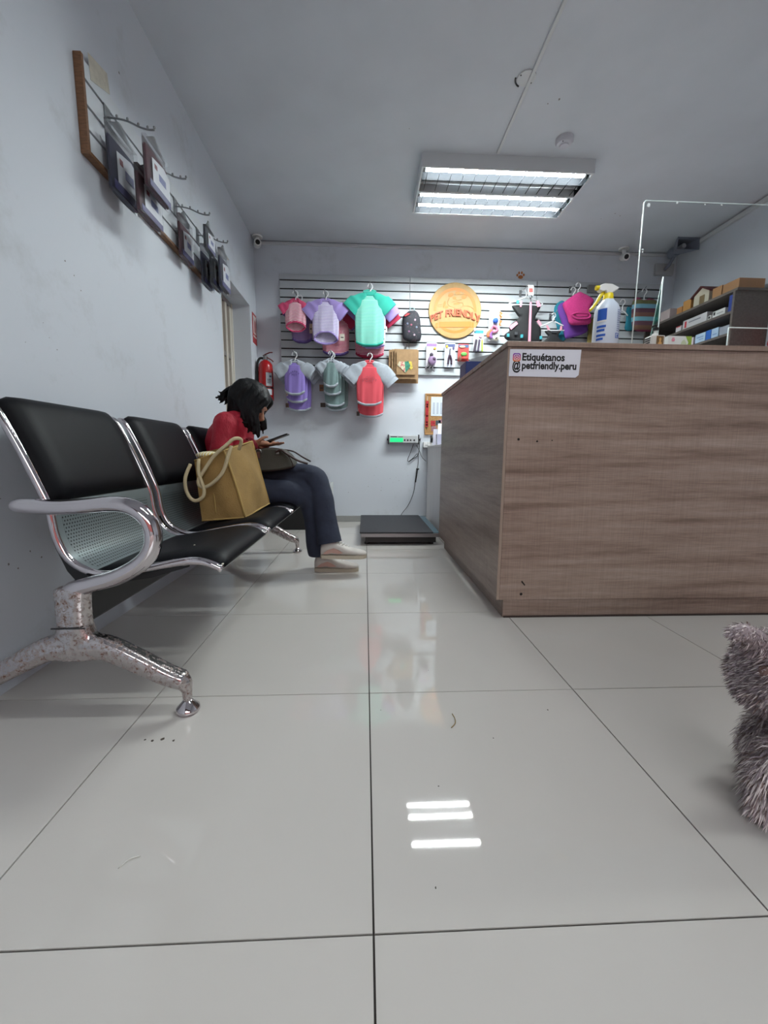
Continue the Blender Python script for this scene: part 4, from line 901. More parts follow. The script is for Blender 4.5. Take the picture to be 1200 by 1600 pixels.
q = text_mb('PET FRIENDLY', .088, bold=.0020, extrude=.006, align='CENTER', spacing=1.03)
mx_ = max(p.x for p in q.v); q.v = [Vector((p.x*.240/mx_, p.y, p.z)) for p in q.v]
q.v = [Vector((cx+p.x, yf-.0065-p.z, 1.992+p.y-1.05*p.x*p.x+.015*p.x)) for p in q.v]; q.build('lettering', ORD, sgn)
# paw sticker on the wall above the slatwall
pw = thing('paw_sticker', 'orange-brown paw print sticker on the wall above the slatwall', 'sticker', (1.47, YB, 2.36))
PAWC = mat('paw_brown', (184, 112, 56), .6)
def paw(px, pz, rx, rz): MB().prism([(px+rx*math.cos(i*.3927), pz+rz*math.sin(i*.3927)) for i in range(16)], 'y', YB-.002, YB-.0005).build('paw_pad', PAWC, pw)
paw(1.472, 2.372, .024, .017); paw(1.440, 2.388, .009, .012); paw(1.456, 2.408, .009, .013); paw(1.482, 2.410, .009, .013); paw(1.502, 2.392, .009, .012)

# ------------------------------------------------------------------ harnesses, sweaters, packs on the slatwall
def puffy(poly, y, th, inset=.82):
    """soft closed pad from an outline in XZ: rim in the middle plane, fuller front and back"""
    c = Vector((sum(p[0] for p in poly)/len(poly), 0, sum(p[1] for p in poly)/len(poly)))
    P = smooth_path([(p[0], 0, p[1]) for p in poly], 3, closed=True)
    def ring(f, dy): return [Vector((c.x+(p.x-c.x)*f, y+dy, c.z+(p.z-c.z)*f)) for p in P]
    return MB().loft([ring(inset*.6, th*.9), ring(inset, th*.8), ring(.96, th*.45), ring(1.0, 0), ring(.96, -th*.45), ring(inset, -th*.8), ring(inset*.6, -th*.95)])
BWEB = mat('black_webbing', (26, 27, 30), .75, noise=(40, .2)); PINKW = mat('pink_webbing', (224, 150, 170), .7); TEALW = mat('teal_buckle', (58, 150, 160), .5)
h1 = thing('dog_harness', 'black padded dog harness with pink straps above the counter corner', 'dog harness', (1.48, 3.5, 1.74), 'dog harnesses on the slatwall')
puffy([(1.368, 2.071), (1.51, 2.078), (1.624, 2.069), (1.622, 2.039), (1.593, 1.985), (1.588, 1.932), (1.644, 1.88), (1.653, 1.811), (1.644, 1.742), (1.415, 1.737), (1.311, 1.77), (1.304, 1.812), (1.344, 1.843), (1.345, 1.889), (1.427, 1.959), (1.416, 2.004), (1.374, 2.048)], 3.51, .022).build('padded_vest', BWEB, h1, smooth=True)
for poly in ([(1.331, 1.875), (1.397, 1.922), (1.415, 1.9), (1.353, 1.845)], [(1.592, 1.926), (1.611, 1.942), (1.643, 1.897), (1.627, 1.881)], [(1.575, 2.10), (1.60, 2.11), (1.625, 2.06), (1.59, 2.05)], [(1.42, 2.10), (1.445, 2.10), (1.44, 2.05), (1.425, 2.05)]):
    MB().prism(poly, 'y', 3.478, 3.484).build('pink_strap', PINKW, h1, bevel=.001)
for x, z in ((1.325, 1.795), (1.455, 1.79), (1.640, 1.78), (1.40, 2.09)): box(x-.012, x+.012, 3.472, 3.482, z-.015, z+.015).build('buckle', TEALW, h1, bevel=.002)
box(1.385, 1.415, 3.474, 3.482, 1.80, 1.83).build('buckle', DARKGREY, h1, bevel=.002)
h2 = thing('dog_harness', 'smaller black dog harness on the hanger beside the purple sweater', 'dog harness', (1.78, 3.52, 1.74), 'dog harnesses on the slatwall')
puffy([(1.695, 1.86), (1.77, 1.855), (1.852, 1.863), (1.83, 1.82), (1.85, 1.782), (1.91, 1.752), (1.88, 1.70), (1.70, 1.70), (1.669, 1.747), (1.717, 1.787), (1.731, 1.818)], 3.535, .018).build('padded_vest', BWEB, h2, smooth=True)
for poly in ([(1.695, 1.90), (1.71, 1.90), (1.735, 1.865), (1.715, 1.86)], [(1.835, 1.90), (1.85, 1.895), (1.85, 1.86), (1.83, 1.865)]): MB().prism(poly, 'y', 3.505, 3.512).build('pink_strap', PINKW, h2)
box(1.755, 1.80, 3.508, 3.516, 1.835, 1.853).build('label_patch', DARKGREY, h2)
def wire_hanger(label, pts, y, hook):
    t = thing('clothes_hanger', label, 'hanger', (pts[0][0], y, pts[0][1]), 'white plastic hangers on the back slatwall')
    MB().tube(smooth_path([(p[0], y, p[1]) for p in pts], 4, closed=True), .0055, 7).build('frame', HANGW, t, smooth=True)
    MB().tube(smooth_path([(p[0], y, p[1]) for p in hook], 4), .0045, 7).build('hook', HANGW, t, smooth=True)
    return t
wire_hanger('white hanger holding the smaller black harness', [(1.768, 1.945), (1.70, 1.915), (1.625, 1.887), (1.618, 1.868), (1.65, 1.861), (1.77, 1.862), (1.895, 1.866), (1.922, 1.875), (1.912, 1.892), (1.84, 1.920)], 3.53, [(1.768, 1.945), (1.772, 1.968), (1.790, 1.990), (1.786, 2.012), (1.768, 2.020), (1.755, 2.008)])
wire_hanger('white hanger holding the large black harness', [(1.485, 2.150), (1.41, 2.118), (1.345, 2.100), (1.340, 2.080), (1.37, 2.076), (1.48, 2.090), (1.62, 2.085), (1.66, 2.10), (1.61, 2.125), (1.55, 2.140)], 3.535, [(1.49, 2.15), (1.50, 2.172), (1.495, 2.20), (1.478, 2.222), (1.46, 2.21)])
hook_arm(1.775, 2.012, 3.50, 'steel hook holding the smaller harness hanger'); hook_arm(1.470, 2.215, 3.48, 'steel hook behind the leash card')
ls = thing('leash', 'pink dog leash on a white card hanging in front of the harness', 'leash', (1.51, 3.44, 1.72))
MB().prism([(1.476, 2.226), (1.529, 2.227), (1.534, 2.139), (1.481, 2.138)], 'y', 3.439, 3.441).build('card', mat('leash_card', (222, 222, 224), .5), ls)
MB().prism([(1.486, 2.198), (1.522, 2.199), (1.524, 2.165), (1.488, 2.164)], 'y', 3.4375, 3.4388).build('card_print', mat('red_print', (206, 92, 88), .5), ls)
MB().prism([(1.500, 2.08), (1.519, 2.08), (1.529, 1.72), (1.505, 1.72)], 'y', 3.437, 3.443).build('strap', PINKW, ls, bevel=.001)
MB().tube(smooth_path([(1.508, 3.44, 2.14), (1.518, 3.44, 2.125), (1.508, 3.44, 2.11), (1.500, 3.44, 2.12), (1.508, 3.44, 2.10), (1.509, 3.44, 2.08)], 4), .003, 6).build('snap_hook', BLACK, ls, smooth=True)
# knitted sweaters
MAG = mat('magenta_knit', (186, 50, 118), .95, bump=(260, .8), noise=(80, .1)); VIO = mat('violet_knit', (98, 54, 138), .95, bump=(220, .5)); TEK = mat('teal_knit', (34, 116, 136), .95, bump=(220, .5))
s1 = thing('dog_sweater', 'magenta knitted dog sweater hanging left of the spray bottle', 'dog sweater', (1.97, 3.46, 1.90), 'knitted dog sweaters')
puffy([(1.949, 2.177), (1.987, 2.182), (2.097, 2.132), (2.11, 2.097), (2.077, 2.024), (2.1, 1.917), (2.019, 1.898), (1.911, 1.9), (1.877, 1.975), (1.833, 2.055), (1.835, 2.095)], 3.465, .045).build('knit_body', MAG, s1, smooth=True)
P = smooth_path([(1.895, 3.424, 1.972), (1.938, 3.424, 1.990), (1.99, 3.424, 1.991), (2.044, 3.424, 1.990), (2.072, 3.424, 1.968), (2.048, 3.424, 1.945), (1.99, 3.424, 1.940), (1.935, 3.424, 1.943)], 3, closed=True)
MB().sweep(P, (.010, .010), 7, closed=True).build('neck_rib', MAG, s1, smooth=True)
MB().loft([[p+Vector((0, .002, 0)) for p in P], [Vector((1.985+(p.x-1.985)*.9, 3.4235, 1.967+(p.z-1.967)*.9)) for p in P]], True, True).build('neck_lining', mat('dark_magenta', (116, 24, 70), .95), s1)
s2 = thing('dog_sweater', 'violet knitted dog sweater behind the magenta one', 'dog sweater', (1.95, 3.53, 1.79), 'knitted dog sweaters')
puffy([(1.816, 2.092), (1.90, 2.13), (2.08, 2.10), (2.10, 2.0), (2.108, 1.917), (2.104, 1.853), (1.93, 1.794), (1.894, 1.812), (1.862, 1.921), (1.815, 2.029)], 3.535, .020).build('knit_body', VIO, s2, smooth=True)
s3 = thing('dog_sweater', 'teal dog garment behind the violet sweater', 'dog sweater', (1.85, 3.58, 1.78), 'knitted dog sweaters')
puffy([(1.80, 2.10), (1.86, 2.15), (1.90, 2.12), (1.92, 1.95), (1.93, 1.80), (1.85, 1.785), (1.835, 1.90), (1.80, 2.02)], 3.580, .016).build('knit_body', TEK, s3, smooth=True)
STR = bands('multi_stripe_knit', [(112, 82, 66), (92, 60, 74), (104, 160, 176), (108, 74, 66), (82, 48, 64), (104, 150, 170), (94, 96, 62), (118, 40, 74)], .300)
s4 = thing('dog_sweater', 'multicoloured striped knitted dog sweater behind the clear screen', 'dog sweater', (2.63, 3.49, 2.17), 'knitted dog sweaters')
puffy([(2.509, 2.131), (2.545, 2.163), (2.586, 2.142), (2.625, 2.142), (2.663, 2.157), (2.746, 2.118), (2.748, 2.001), (2.758, 1.91), (2.733, 1.864), (2.574, 1.86), (2.525, 1.905), (2.508, 2.032)], 3.49, .04).build('knit_body', STR, s4, smooth=True)
s5 = thing('dog_sweater', 'dark teal garment edge left of the striped sweater', 'dog sweater', (2.54, 3.56, 1.90), 'knitted dog sweaters')
puffy([(2.50, 2.10), (2.56, 2.08), (2.60, 1.95), (2.57, 1.89), (2.50, 1.895), (2.505, 1.98)], 3.565, .018).build('knit_body', TEK, s5, smooth=True)
for x, z, y, l in ((1.960, 2.185, 3.47, 'white hanger of the magenta sweater'), (1.945, 2.17, 3.53, 'white hanger behind the magenta sweater hanger'), (2.610, 2.160, 3.49, 'white hanger of the striped sweater'), (2.44, 2.08, 3.54, 'white hanger left of the striped sweater')): hanger(x, y, z, .12, l)
hook_arm(1.955, 2.262, 3.48, 'steel hook above the magenta sweater'); hook_arm(2.605, 2.238, 3.49, 'steel hook above the striped sweater')
jk = thing('dog_coat', 'dark brown and olive dog coat hanging behind the spray bottle', 'dog coat', (2.25, 3.55, 1.70))
puffy([(2.17, 2.0), (2.24, 2.03), (2.33, 2.02), (2.36, 1.97), (2.34, 1.85), (2.33, 1.70), (2.20, 1.70), (2.18, 1.85)], 3.56, .03).build('coat_body', mat('brown_coat', (70, 38, 34), .8), jk, smooth=True)
box(2.13, 2.185, 3.545, 3.565, 1.70, 1.98).build('olive_panel', mat('olive_cloth', (108, 94, 44), .8), jk, bevel=.004)
box(2.12, 2.30, SY-.03, SY-.001, 2.235, 2.300).build('hanger_card', mat('grey_card', (118, 118, 120), .6), jk)
# backpack-like pouch
bp = thing('pet_pouch', 'dark patterned pet pouch hanging left of the round sign', 'pouch', (.43, 3.57, 1.75))
PAT = speck('dark_pattern', (38, 40, 48), (104, 74, 84), 45, .56, .66, .75)
puffy([(.343, 1.971), (.375, 2.003), (.407, 2.022), (.466, 2.023), (.5, 1.974), (.511, 1.9), (.511, 1.757), (.366, 1.754), (.341, 1.835), (.343, 1.922)], 3.575, .03).build('pouch_body', PAT, bp, smooth=True)
MB().prism([(.348, 1.965), (.38, 1.995), (.41, 1.985), (.365, 1.96)], 'y', 3.540, 3.546).build('red_trim', mat('pouch_red', (160, 50, 56), .7), bp)
MB().tube(smooth_path([(.415, 3.575, 2.015), (.41, 3.575, 2.045), (.44, 3.575, 2.05), (.455, 3.575, 2.02)], 4), .006, 6).build('loop', mat('pale_teal_loop', (150, 176, 178), .6), bp, smooth=True)
for x, z, c in ((.455, 1.935, (190, 160, 176)), (.42, 1.89, (150, 80, 100)), (.47, 1.87, (120, 130, 150)), (.40, 1.83, (130, 84, 120)), (.45, 1.80, (170, 150, 160)), (.385, 1.90, (110, 116, 140))):
    MB().lathe([(.010, 3.546), (.006, 3.543), (0, 3.543)], (x, 0, z), 10, 'y').build('pattern_patch', mat('patch_%02x%02x%02x' % c, c, .7), bp)
# kraft cards with a bandana
KR = 'kraft display cards on one hook'
for k, (lab, x0_, x1_, z0_, z1_, y_) in enumerate([('brown kraft card with floral bandana, front of its hook', .283, .465, 1.432, 1.650, 3.520), ('second brown kraft card behind the bandana card', .264, .480, 1.396, 1.667, 3.537),
                                             ('third brown kraft card in the hook stack', .240, .490, 1.385, 1.668, 3.555), ('hindmost and largest brown kraft card in the hook stack', .214, .498, 1.362, 1.668, 3.575)]):
    t = thing('kraft_card', lab, 'display card', ((x0_+x1_)/2, y_, z0_), KR)
    box(x0_, x1_, y_-.002, y_+.002, z0_, z1_).build('card', KRAFT, t)
    if k < 3: box(x0_+.01, x1_-.01, y_+.002, y_+.008, z0_+.005, z0_+.05).build('folded_cloth', mat('cloth_edge', (150, 66, 72), .9), t)
    if k == 0:
        FLO = speck('floral_print', (206, 198, 168), (190, 50, 84), 38, .52, .60, .85)
        MB().prism([(.292, 1.517), (.310, 1.552), (.360, 1.548), (.370, 1.448)], 'y', 3.513, 3.5175).build('bandana', FLO, t); MB().prism([(.360, 1.548), (.395, 1.555), (.415, 1.51), (.404, 1.492), (.370, 1.448)], 'y', 3.512, 3.5175).build('bandana', mat('bandana_green', (58, 128, 104), .8, noise=(60, .4)), t)
        MB().prism([(.400, 1.555), (.425, 1.55), (.438, 1.493), (.42, 1.475), (.404, 1.50)], 'y', 3.5125, 3.5175).build('bandana', mat('bandana_yellow', (206, 186, 84), .8, noise=(60, .3)), t)
hook_arm(.372, 1.690, 3.52, 'steel hook holding the kraft cards')
# blister packs
def blister(label, x0_, x1_, z0_, z1_, y, col, head, toys):
    t = thing('toy_pack', label, 'toy pack', ((x0_+x1_)/2, y, z0_), 'carded toys on the slatwall')
    MB().prism(rrect((x0_+x1_)/2, (z0_+z1_)/2, x1_-x0_, z1_-z0_, .008, 3), 'y', y-.001, y+.001).build('card', mat('pack_%02x%02x%02x' % col, col, .45), t)
    box(x0_+.004, x1_-.004, y-.0022, y-.0011, z1_-.035, z1_-.008).build('header', mat('head_%02x%02x%02x' % head, head, .45), t)
    for nm, pts, r, c in toys:
        if len(pts) == 1: MB().ell((pts[0][0], y-.004-r[1], pts[0][1]), r, 14, 8).build(nm, mat('toy_%02x%02x%02x' % c, c, .6), t, smooth=True)
        else: MB().sweep(smooth_path([(a, y-.012, b) for a, b in pts], 4), r, 8).build(nm, mat('toy_%02x%02x%02x' % c, c, .6), t, smooth=True)
    MB().tube([(( x0_+x1_)/2, SY-.001, z1_-.012), ((x0_+x1_)/2, y-.012, z1_-.010)], .002, 5).build('peg', STEEL, t)
    return t
GR = (120, 116, 122)
blister('carded lilac pet toy left of the clippers', .572, .677, 1.524, 1.743, 3.585, (210, 206, 216), (154, 120, 172), [('plush_body', [(.628, 1.575)], (.040, .018, .042), (142, 116, 150)), ('plush_head', [(.622, 1.628)], (.018, .014, .020), (70, 62, 76)), ('plush_patch', [(.645, 1.590)], (.018, .024, .016), (110, 86, 116)), ('print_spot', [(.655, 1.690)], (.014, .003, .012), (226, 176, 60)), ('tassel', [(.60, 1.535), (.575, 1.515), (.565, 1.495)], .006, GR), ('tassel', [(.62, 1.53), (.60, 1.50), (.598, 1.48)], .006, GR), ('tassel', [(.64, 1.53), (.635, 1.50), (.655, 1.475)], .006, GR)])
blister('carded nail clippers with dark grips on the slatwall', .750, .853, 1.520, 1.742, 3.585, (208, 214, 230), (74, 86, 132), [('grip', [(.795, 1.63), (.788, 1.59), (.785, 1.545)], .009, (62, 40, 60)), ('grip', [(.803, 1.63), (.815, 1.59), (.817, 1.545)], .009, (62, 40, 60)), ('jaw', [(.799, 1.635), (.800, 1.675), (.803, 1.69)], .006, (90, 92, 104)), ('print_spot', [(.770, 1.71)], (.012, .003, .014), (226, 170, 60)), ('print_spot', [(.835, 1.70)], (.010, .003, .020), (86, 80, 120))])
blister('carded red and green treat pack beside the clippers', .880, .985, 1.575, 1.738, 3.585, (196, 70, 66), (70, 100, 140), [('treat', [(.935, 1.64)], (.030, .012, .020), (96, 168, 80)), ('treat', [(.945, 1.605)], (.034, .012, .014), (206, 66, 60)), ('treat', [(.90, 1.60)], (.018, .010, .028), (120, 66, 52)), ('print_spot', [(.92, 1.71)], (.03, .003, .012), (206, 160, 140))])
blister('carded rope toy with orange writing right of the sign', 1.165, 1.275, 1.770, 2.045, 3.575, (206, 208, 212), (222, 222, 224), [('ball', [(1.222, 1.945)], (.026, .022, .026), (50, 96, 190)), ('rope', [(1.20, 1.90), (1.235, 1.89), (1.245, 1.86), (1.21, 1.845), (1.185, 1.86), (1.20, 1.89)], .013, (190, 116, 140)), ('rope', [(1.19, 1.86), (1.16, 1.83), (1.165, 1.80)], .016, (206, 110, 70)), ('rope', [(1.195, 1.85), (1.18, 1.815), (1.20, 1.79)], .015, (140, 90, 160)), ('plush_face', [(1.237, 1.79)], (.026, .016, .026), (206, 200, 184)), ('nose', [(1.232, 1.783)], (.007, .034, .006), (30, 28, 28)), ('orange_letter', [(1.262, 2.03), (1.285, 2.015), (1.265, 2.0), (1.285, 1.985), (1.268, 1.97)], .005, (224, 140, 50)), ('orange_letter', [(1.262, 1.95), (1.282, 1.945), (1.265, 1.92), (1.282, 1.905)], .005, (224, 140, 50))])
blister('white and teal pet brush pack with cat-shaped header', 1.020, 1.118, 1.675, 1.865, 3.56, (212, 214, 218), (52, 148, 166), [('ear', [(1.028, 1.862)], (.012, .004, .018), (176, 168, 164)), ('bristle', [(1.045, 1.77), (1.035, 1.70), (1.03, 1.66)], .012, (60, 52, 66)), ('bristle', [(1.075, 1.77), (1.07, 1.71), (1.065, 1.66)], .010, (76, 66, 90)), ('bristle', [(1.10, 1.77), (1.103, 1.71), (1.105, 1.66)], .007, (170, 196, 60)), ('print_spot', [(1.085, 1.80)], (.018, .004, .012), (224, 170, 200))])
bx = thing('blue_display_box', 'dark blue display box with grey lid on the counter wing', 'box', (.68, 2.15, CZT))
box(.602, .76, 2.08, 2.24, CZT+.0005, 1.250).build('body', mat('navy_card', (26, 46, 106), .45), bx, bevel=.002)
MB().prism([(.625, 1.251), (.765, 1.251), (.772, 1.300), (.70, 1.285), (.640, 1.268)], 'y', 2.10, 2.24).build('lid', mat('grey_lid', (150, 154, 158), .5), bx)
q = text_mb('D', .04); face_front(q, .665, 2.0790, 1.185).build('lettering', mat('pale_blue_print', (150, 160, 190), .5), bx)

# ================================================================== ON THE COUNTER
ZK = CZT+.0006
sb = thing('spray_bottle', 'white spray bottle with yellow trigger on the counter', 'spray bottle', (1.012, 1.30, CZT))
BW = mat('bottle_white', (206, 216, 232), .35, spec=.5); YEL = mat('trigger_yellow', (236, 212, 30), .4); BLU = mat('label_blue_ink', (36, 84, 176), .45)
cxb, cyb = 1.014, 1.30
MB().sweep([(cxb, cyb, ZK), (cxb, cyb, ZK+.006), (cxb, cyb, 1.27), (cxb, cyb, 1.295), (cxb, cyb, 1.315), (cxb, cyb, 1.330), (cxb, cyb, 1.340)], [(.046, .044), (.049, .047), (.0475, .046), (.046, .044), (.038, .036), (.024, .024), (.018, .018)], 28, ref=Vector((1, 0, 0)), power=2.6).build('bottle', BW, sb, smooth=True)
MB().lathe([(.0195, 1.335), (.021, 1.337), (.019, 1.358), (.016, 1.362)], (cxb, cyb, 0), 20).build('screw_collar', YEL, sb, auto=True)
MB().prism([(.968, 1.372), (.972, 1.392), (.990, 1.398), (1.02, 1.397), (1.052, 1.382), (1.046, 1.376), (1.028, 1.366), (1.022, 1.360), (1.000, 1.360), (.996, 1.370), (.985, 1.366), (.975, 1.369)], 'y', cyb-.014, cyb+.014).build('spray_head', WHITE, sb, bevel=.003)
MB().lathe([(.009, .957), (.010, .967), (.009, .972)], (0, cyb, 1.383), 12, 'x').build('nozzle', YEL, sb, auto=True)
MB().sweep(smooth_path([(.992, cyb, 1.366), (.980, cyb, 1.352), (.968, cyb, 1.330), (.950, cyb, 1.305), (.938, cyb, 1.292)], 3), [(.008, .007)]*6+[(.008, .006)]*6+[(.006, .004)], 8).build('trigger', YEL, sb, smooth=True)
def wrap(zs, a0, a1, m, n, off=.0006):
    R_ = lambda a: (.0488*math.copysign(abs(math.cos(a))**(2/2.6), math.cos(a)), .0470*math.copysign(abs(math.sin(a))**(2/2.6), math.sin(a)))
    rings = []
    for i in range(9):
        a = a0+(a1-a0)*i/8; r = R_(a)
        rings.append([(cxb+r[0]*(1+f), cyb+r[1]*(1+f), z) for f, z in ((off*8, zs[0]), (off*28, zs[0]), (off*28, zs[1]), (off*8, zs[1]))])
    return MB().loft(rings).build(n, m, sb)
wrap((1.245, 1.290), -2.9, -2.0, BLU, 'label_print'); wrap((1.238, 1.243), -2.9, -2.0, WHITE, 'label_print')
for k, (z, ww) in enumerate([(1.215, .9), (1.200, .8), (1.180, .9), (1.165, .7)]): wrap((z, z+.009), -2.9, -2.9+ww, BLU, 'label_print')
for k in range(11): wrap((1.200+k*.0082, 1.2035+k*.0082), -1.25, -.62-.05*(k % 3), mat('fine_print', (150, 160, 190), .5), 'label_print')
for z0_, z1_, a0_, a1_ in ((1.172, 1.174, -1.3, -.9), (1.190, 1.192, -1.3, -.9), (1.172, 1.192, -1.33, -1.29), (1.172, 1.192, -.92, -.88), (1.176, 1.186, -1.16, -1.04)): wrap((z0_, z1_), a0_, a1_, BLU, 'hazard_mark')
# soap dispenser
sd = thing('soap_dispenser', 'small square soap dispenser with portrait label on the counter', 'dispenser', (1.195, 1.245, CZT))
box(1.166, 1.224, 1.220, 1.268, ZK, 1.178).build('bottle', mat('dispenser_white', (206, 204, 200), .35), sd, bevel=.005)
box(1.186, 1.216, 1.2186, 1.2196, 1.135, 1.174).build('label', mat('portrait_ground', (120, 92, 56), .6, noise=(60, .3)), sd)
MB().prism([(1.194, 1.135), (1.210, 1.135), (1.208, 1.148), (1.204, 1.152), (1.206, 1.162), (1.201, 1.168), (1.196, 1.162), (1.198, 1.152), (1.194, 1.146)], 'y', 1.2178, 1.2185).build('portrait', mat('portrait_skin', (206, 160, 96), .6), sd)
for k in range(5): box(1.1645, 1.1658, 1.230, 1.262, 1.130+k*.009, 1.135+k*.009).build('side_print', DARKGREY, sd)
MB().lathe([(.012, 1.178), (.012, 1.188), (.006, 1.190), (.006, 1.200)], (1.195, 1.244, 0), 14).build('neck', WHITE, sd, auto=True)
MB().lathe([(.007, 1.200), (.011, 1.202), (.011, 1.212), (.004, 1.214), (.004, 1.222)], (1.195, 1.244, 0), 12).build('pump', BLACK, sd, auto=True)
MB().sweep([(1.200, 1.244, 1.220), (1.188, 1.243, 1.221), (1.176, 1.242, 1.214)], [.005, .005, .003], 8).build('spout', BLACK, sd, smooth=True)
# tissue box
tb = thing('tissue_box', 'flat white tissue box with green and pink print on the counter', 'tissue box', (1.327, 1.30, CZT))
box(1.276, 1.379, 1.275, 1.345, ZK, 1.191).build('carton', mat('tissue_white', (220, 224, 222), .5), tb, bevel=.001)
MB().prism([(1.355, 1.135), (1.379, 1.135), (1.379, 1.1905), (1.352, 1.1905), (1.366, 1.165)], 'y', 1.2738, 1.2746).build('green_print', mat('leaf_green', (150, 182, 70), .5), tb)
MB().prism([(1.330, 1.150), (1.352, 1.142), (1.358, 1.160), (1.346, 1.178), (1.336, 1.168)], 'y', 1.2738, 1.2746).build('leaf_print', mat('pale_leaf', (196, 208, 176), .5), tb)
for z, w_ in ((1.180, .010), (1.174, .014), (1.169, .012)): box(1.298-w_/2, 1.298+w_/2, 1.2738, 1.2746, z, z+.0035).build('pink_print', mat('pink_ink', (226, 120, 150), .5), tb)
# acrylic screen
ac = thing('acrylic_screen', 'clear acrylic protective screen standing on the counter', 'screen', (1.7, 1.38, CZT))
AC = clear('acrylic', (250, 252, 252), .0, .02); RIM = mat('acrylic_edge_glint', (222, 232, 232), .25); GREENISH = clear('acrylic_fin', (205, 226, 222), .05, .03)
yk = 1.38
MB().prism([(1.185, ZK), (1.630, ZK), (1.630, 1.262), (2.22, 1.262), (2.22, 1.772), (1.197, 1.772), (1.185, 1.760)], 'y', yk-.002, yk+.002).build('sheet', AC, ac)
def rim(pts, r=.0026): MB().tube(pts, r, 6).build('edge', RIM, ac, smooth=True)  # pale tubes stand in for light caught by the polished edges
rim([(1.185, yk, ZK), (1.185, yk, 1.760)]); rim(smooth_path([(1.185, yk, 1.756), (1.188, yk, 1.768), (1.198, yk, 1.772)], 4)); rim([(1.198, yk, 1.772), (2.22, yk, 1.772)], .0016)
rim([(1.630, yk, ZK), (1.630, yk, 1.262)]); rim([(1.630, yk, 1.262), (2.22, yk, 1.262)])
MB().add([(1.302, yk+.003, ZK), (1.302, yk+.003, 1.470), (1.302, yk+.075, ZK), (1.306, yk+.003, ZK), (1.306, yk+.003, 1.470), (1.306, yk+.075, ZK)], [(0, 1, 2), (3, 5, 4), (0, 3, 4, 1), (1, 4, 5, 2), (0, 2, 5, 3)]).build('support_fin', GREENISH, ac)
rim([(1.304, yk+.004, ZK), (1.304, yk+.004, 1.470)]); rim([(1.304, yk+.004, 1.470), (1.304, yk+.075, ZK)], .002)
TAPE = mat('tape_residue', (206, 212, 212), .6)
for x, z, a, b in ((1.205, 1.752, .010, .012), (1.33, 1.766, .005, .006), (1.455, 1.763, .005, .004), (1.53, 1.764, .006, .004), (1.194, 1.575, .007, .005), (1.196, 1.565, .005, .004)):
    MB().prism([(x+a*random.uniform(.6, 1)*math.cos(i), z+b*random.uniform(.6, 1)*math.sin(i)) for i in range(6)], 'y', yk-.0032, yk-.0022).build('tape_scrap', TAPE, ac)

# ================================================================== TOTE BAG ON THE MIDDLE SEAT
JUTE = mat('jute_tan', (150, 120, 70), .9, noise=(9, .18), bump=(220, .25)); ROPE = mat('cotton_rope', (206, 190, 152), .9, bump=(300, .3)); JEDGE = mat('jute_binding', (176, 146, 86), .9)
tote = thing('tote_bag', 'tan jute tote bag with cream rope handles on the middle seat', 'bag', (-.62, 1.42, .415))
B = [(-.705, 1.255, .398), (-.530, 1.275, .408), (-.505, 1.62, .428), (-.72, 1.64, .405)]
T = [(-.735, 1.285, .650), (-.612, 1.290, .692), (-.575, 1.60, .742), (-.80, 1.60, .690)]
def quad_side(b0, b1, t0, t1, bulge, nrm, n=8, rows=8):
    rings = []; nrm = Vector(nrm)
    for i in range(rows+1):
        v = i/rows; row = []
        for j in range(n+1):
            u = j/n; p = (Vector(b0).lerp(Vector(b1), u)).lerp(Vector(t0).lerp(Vector(t1), u), v)
            p += nrm*(bulge*math.sin(math.pi*u)*math.sin(math.pi*min(1, v*1.1)) + .006*math.sin(u*9+v*5)*math.sin(math.pi*u))
            row.append(p)
        rings.append(row)
    m = MB(); inner = [[p-nrm*.004 for p in r] for r in rings]
    nn = n+1
    for R_, fl in ((rings, 0), (inner, 1)):
        m.loft(R_, False, False, closed=False)
    for k in range(rows):     # close the side rims
        for j in (0, n): m.add([rings[k][j], rings[k+1][j], inner[k+1][j], inner[k][j]], [(0, 1, 2, 3)])
    for j in range(n): m.add([rings[rows][j], rings[rows][j+1], inner[rows][j+1], inner[rows][j]], [(0, 1, 2, 3)])
    return m
quad_side(B[0], B[1], T[0], T[1], .012, (0, -1, .1)).build('near_gusset', JUTE, tote, smooth=True)
quad_side(B[1], B[2], T[1], T[2], .022, (1, 0, .2)).build('front_panel', JUTE, tote, smooth=True)
quad_side(B[2], B[3], T[2], T[3], .010, (0, 1, 0)).build('far_gusset', JUTE, tote, smooth=True)
quad_side(B[3], B[0], T[3], T[0], .010, (-1, 0, 0)).build('back_panel', JUTE, tote, smooth=True)
MB().hexa([Vector(p) for p in B]+[Vector(p)+Vector((0, 0, .004)) for p in B]).build('bag_base', JUTE, tote)
def bind(a, b, r=.004, bow=0.0):
    a, b = Vector(a), Vector(b); MB().tube([a.lerp(b, i/8)+Vector((bow*math.sin(math.pi*i/8), -abs(bow)*.4*math.sin(math.pi*i/8), 0)) for i in range(9)], r, 6).build('binding', JEDGE, tote, smooth=True)
bind(B[1], T[1], .0045, .006); bind(B[2], T[2]); bind(B[0], B[1]); bind(B[1], B[2]); bind(T[0], T[1]); bind(T[1], T[2]); bind((-.645, 1.255, .43), (-.672, 1.280, .60), .002, .004)
yr = 1.262
MB().sweep(smooth_path([(-.560, 1.33, .700), (-.540, 1.30, .738), (-.562, 1.275, .742), (-.595, yr, .712), (-.640, yr-.006, .672), (-.682, yr-.010, .613), (-.706, yr-.018, .570), (-.700, yr-.018, .545), (-.674, yr-.018, .543), (-.634, yr-.018, .570), (-.603, yr-.016, .609), (-.583, yr-.008, .672), (-.572, yr+.004, .712)], 5), .0075, 8).build('rope_handle', ROPE, tote, smooth=True)
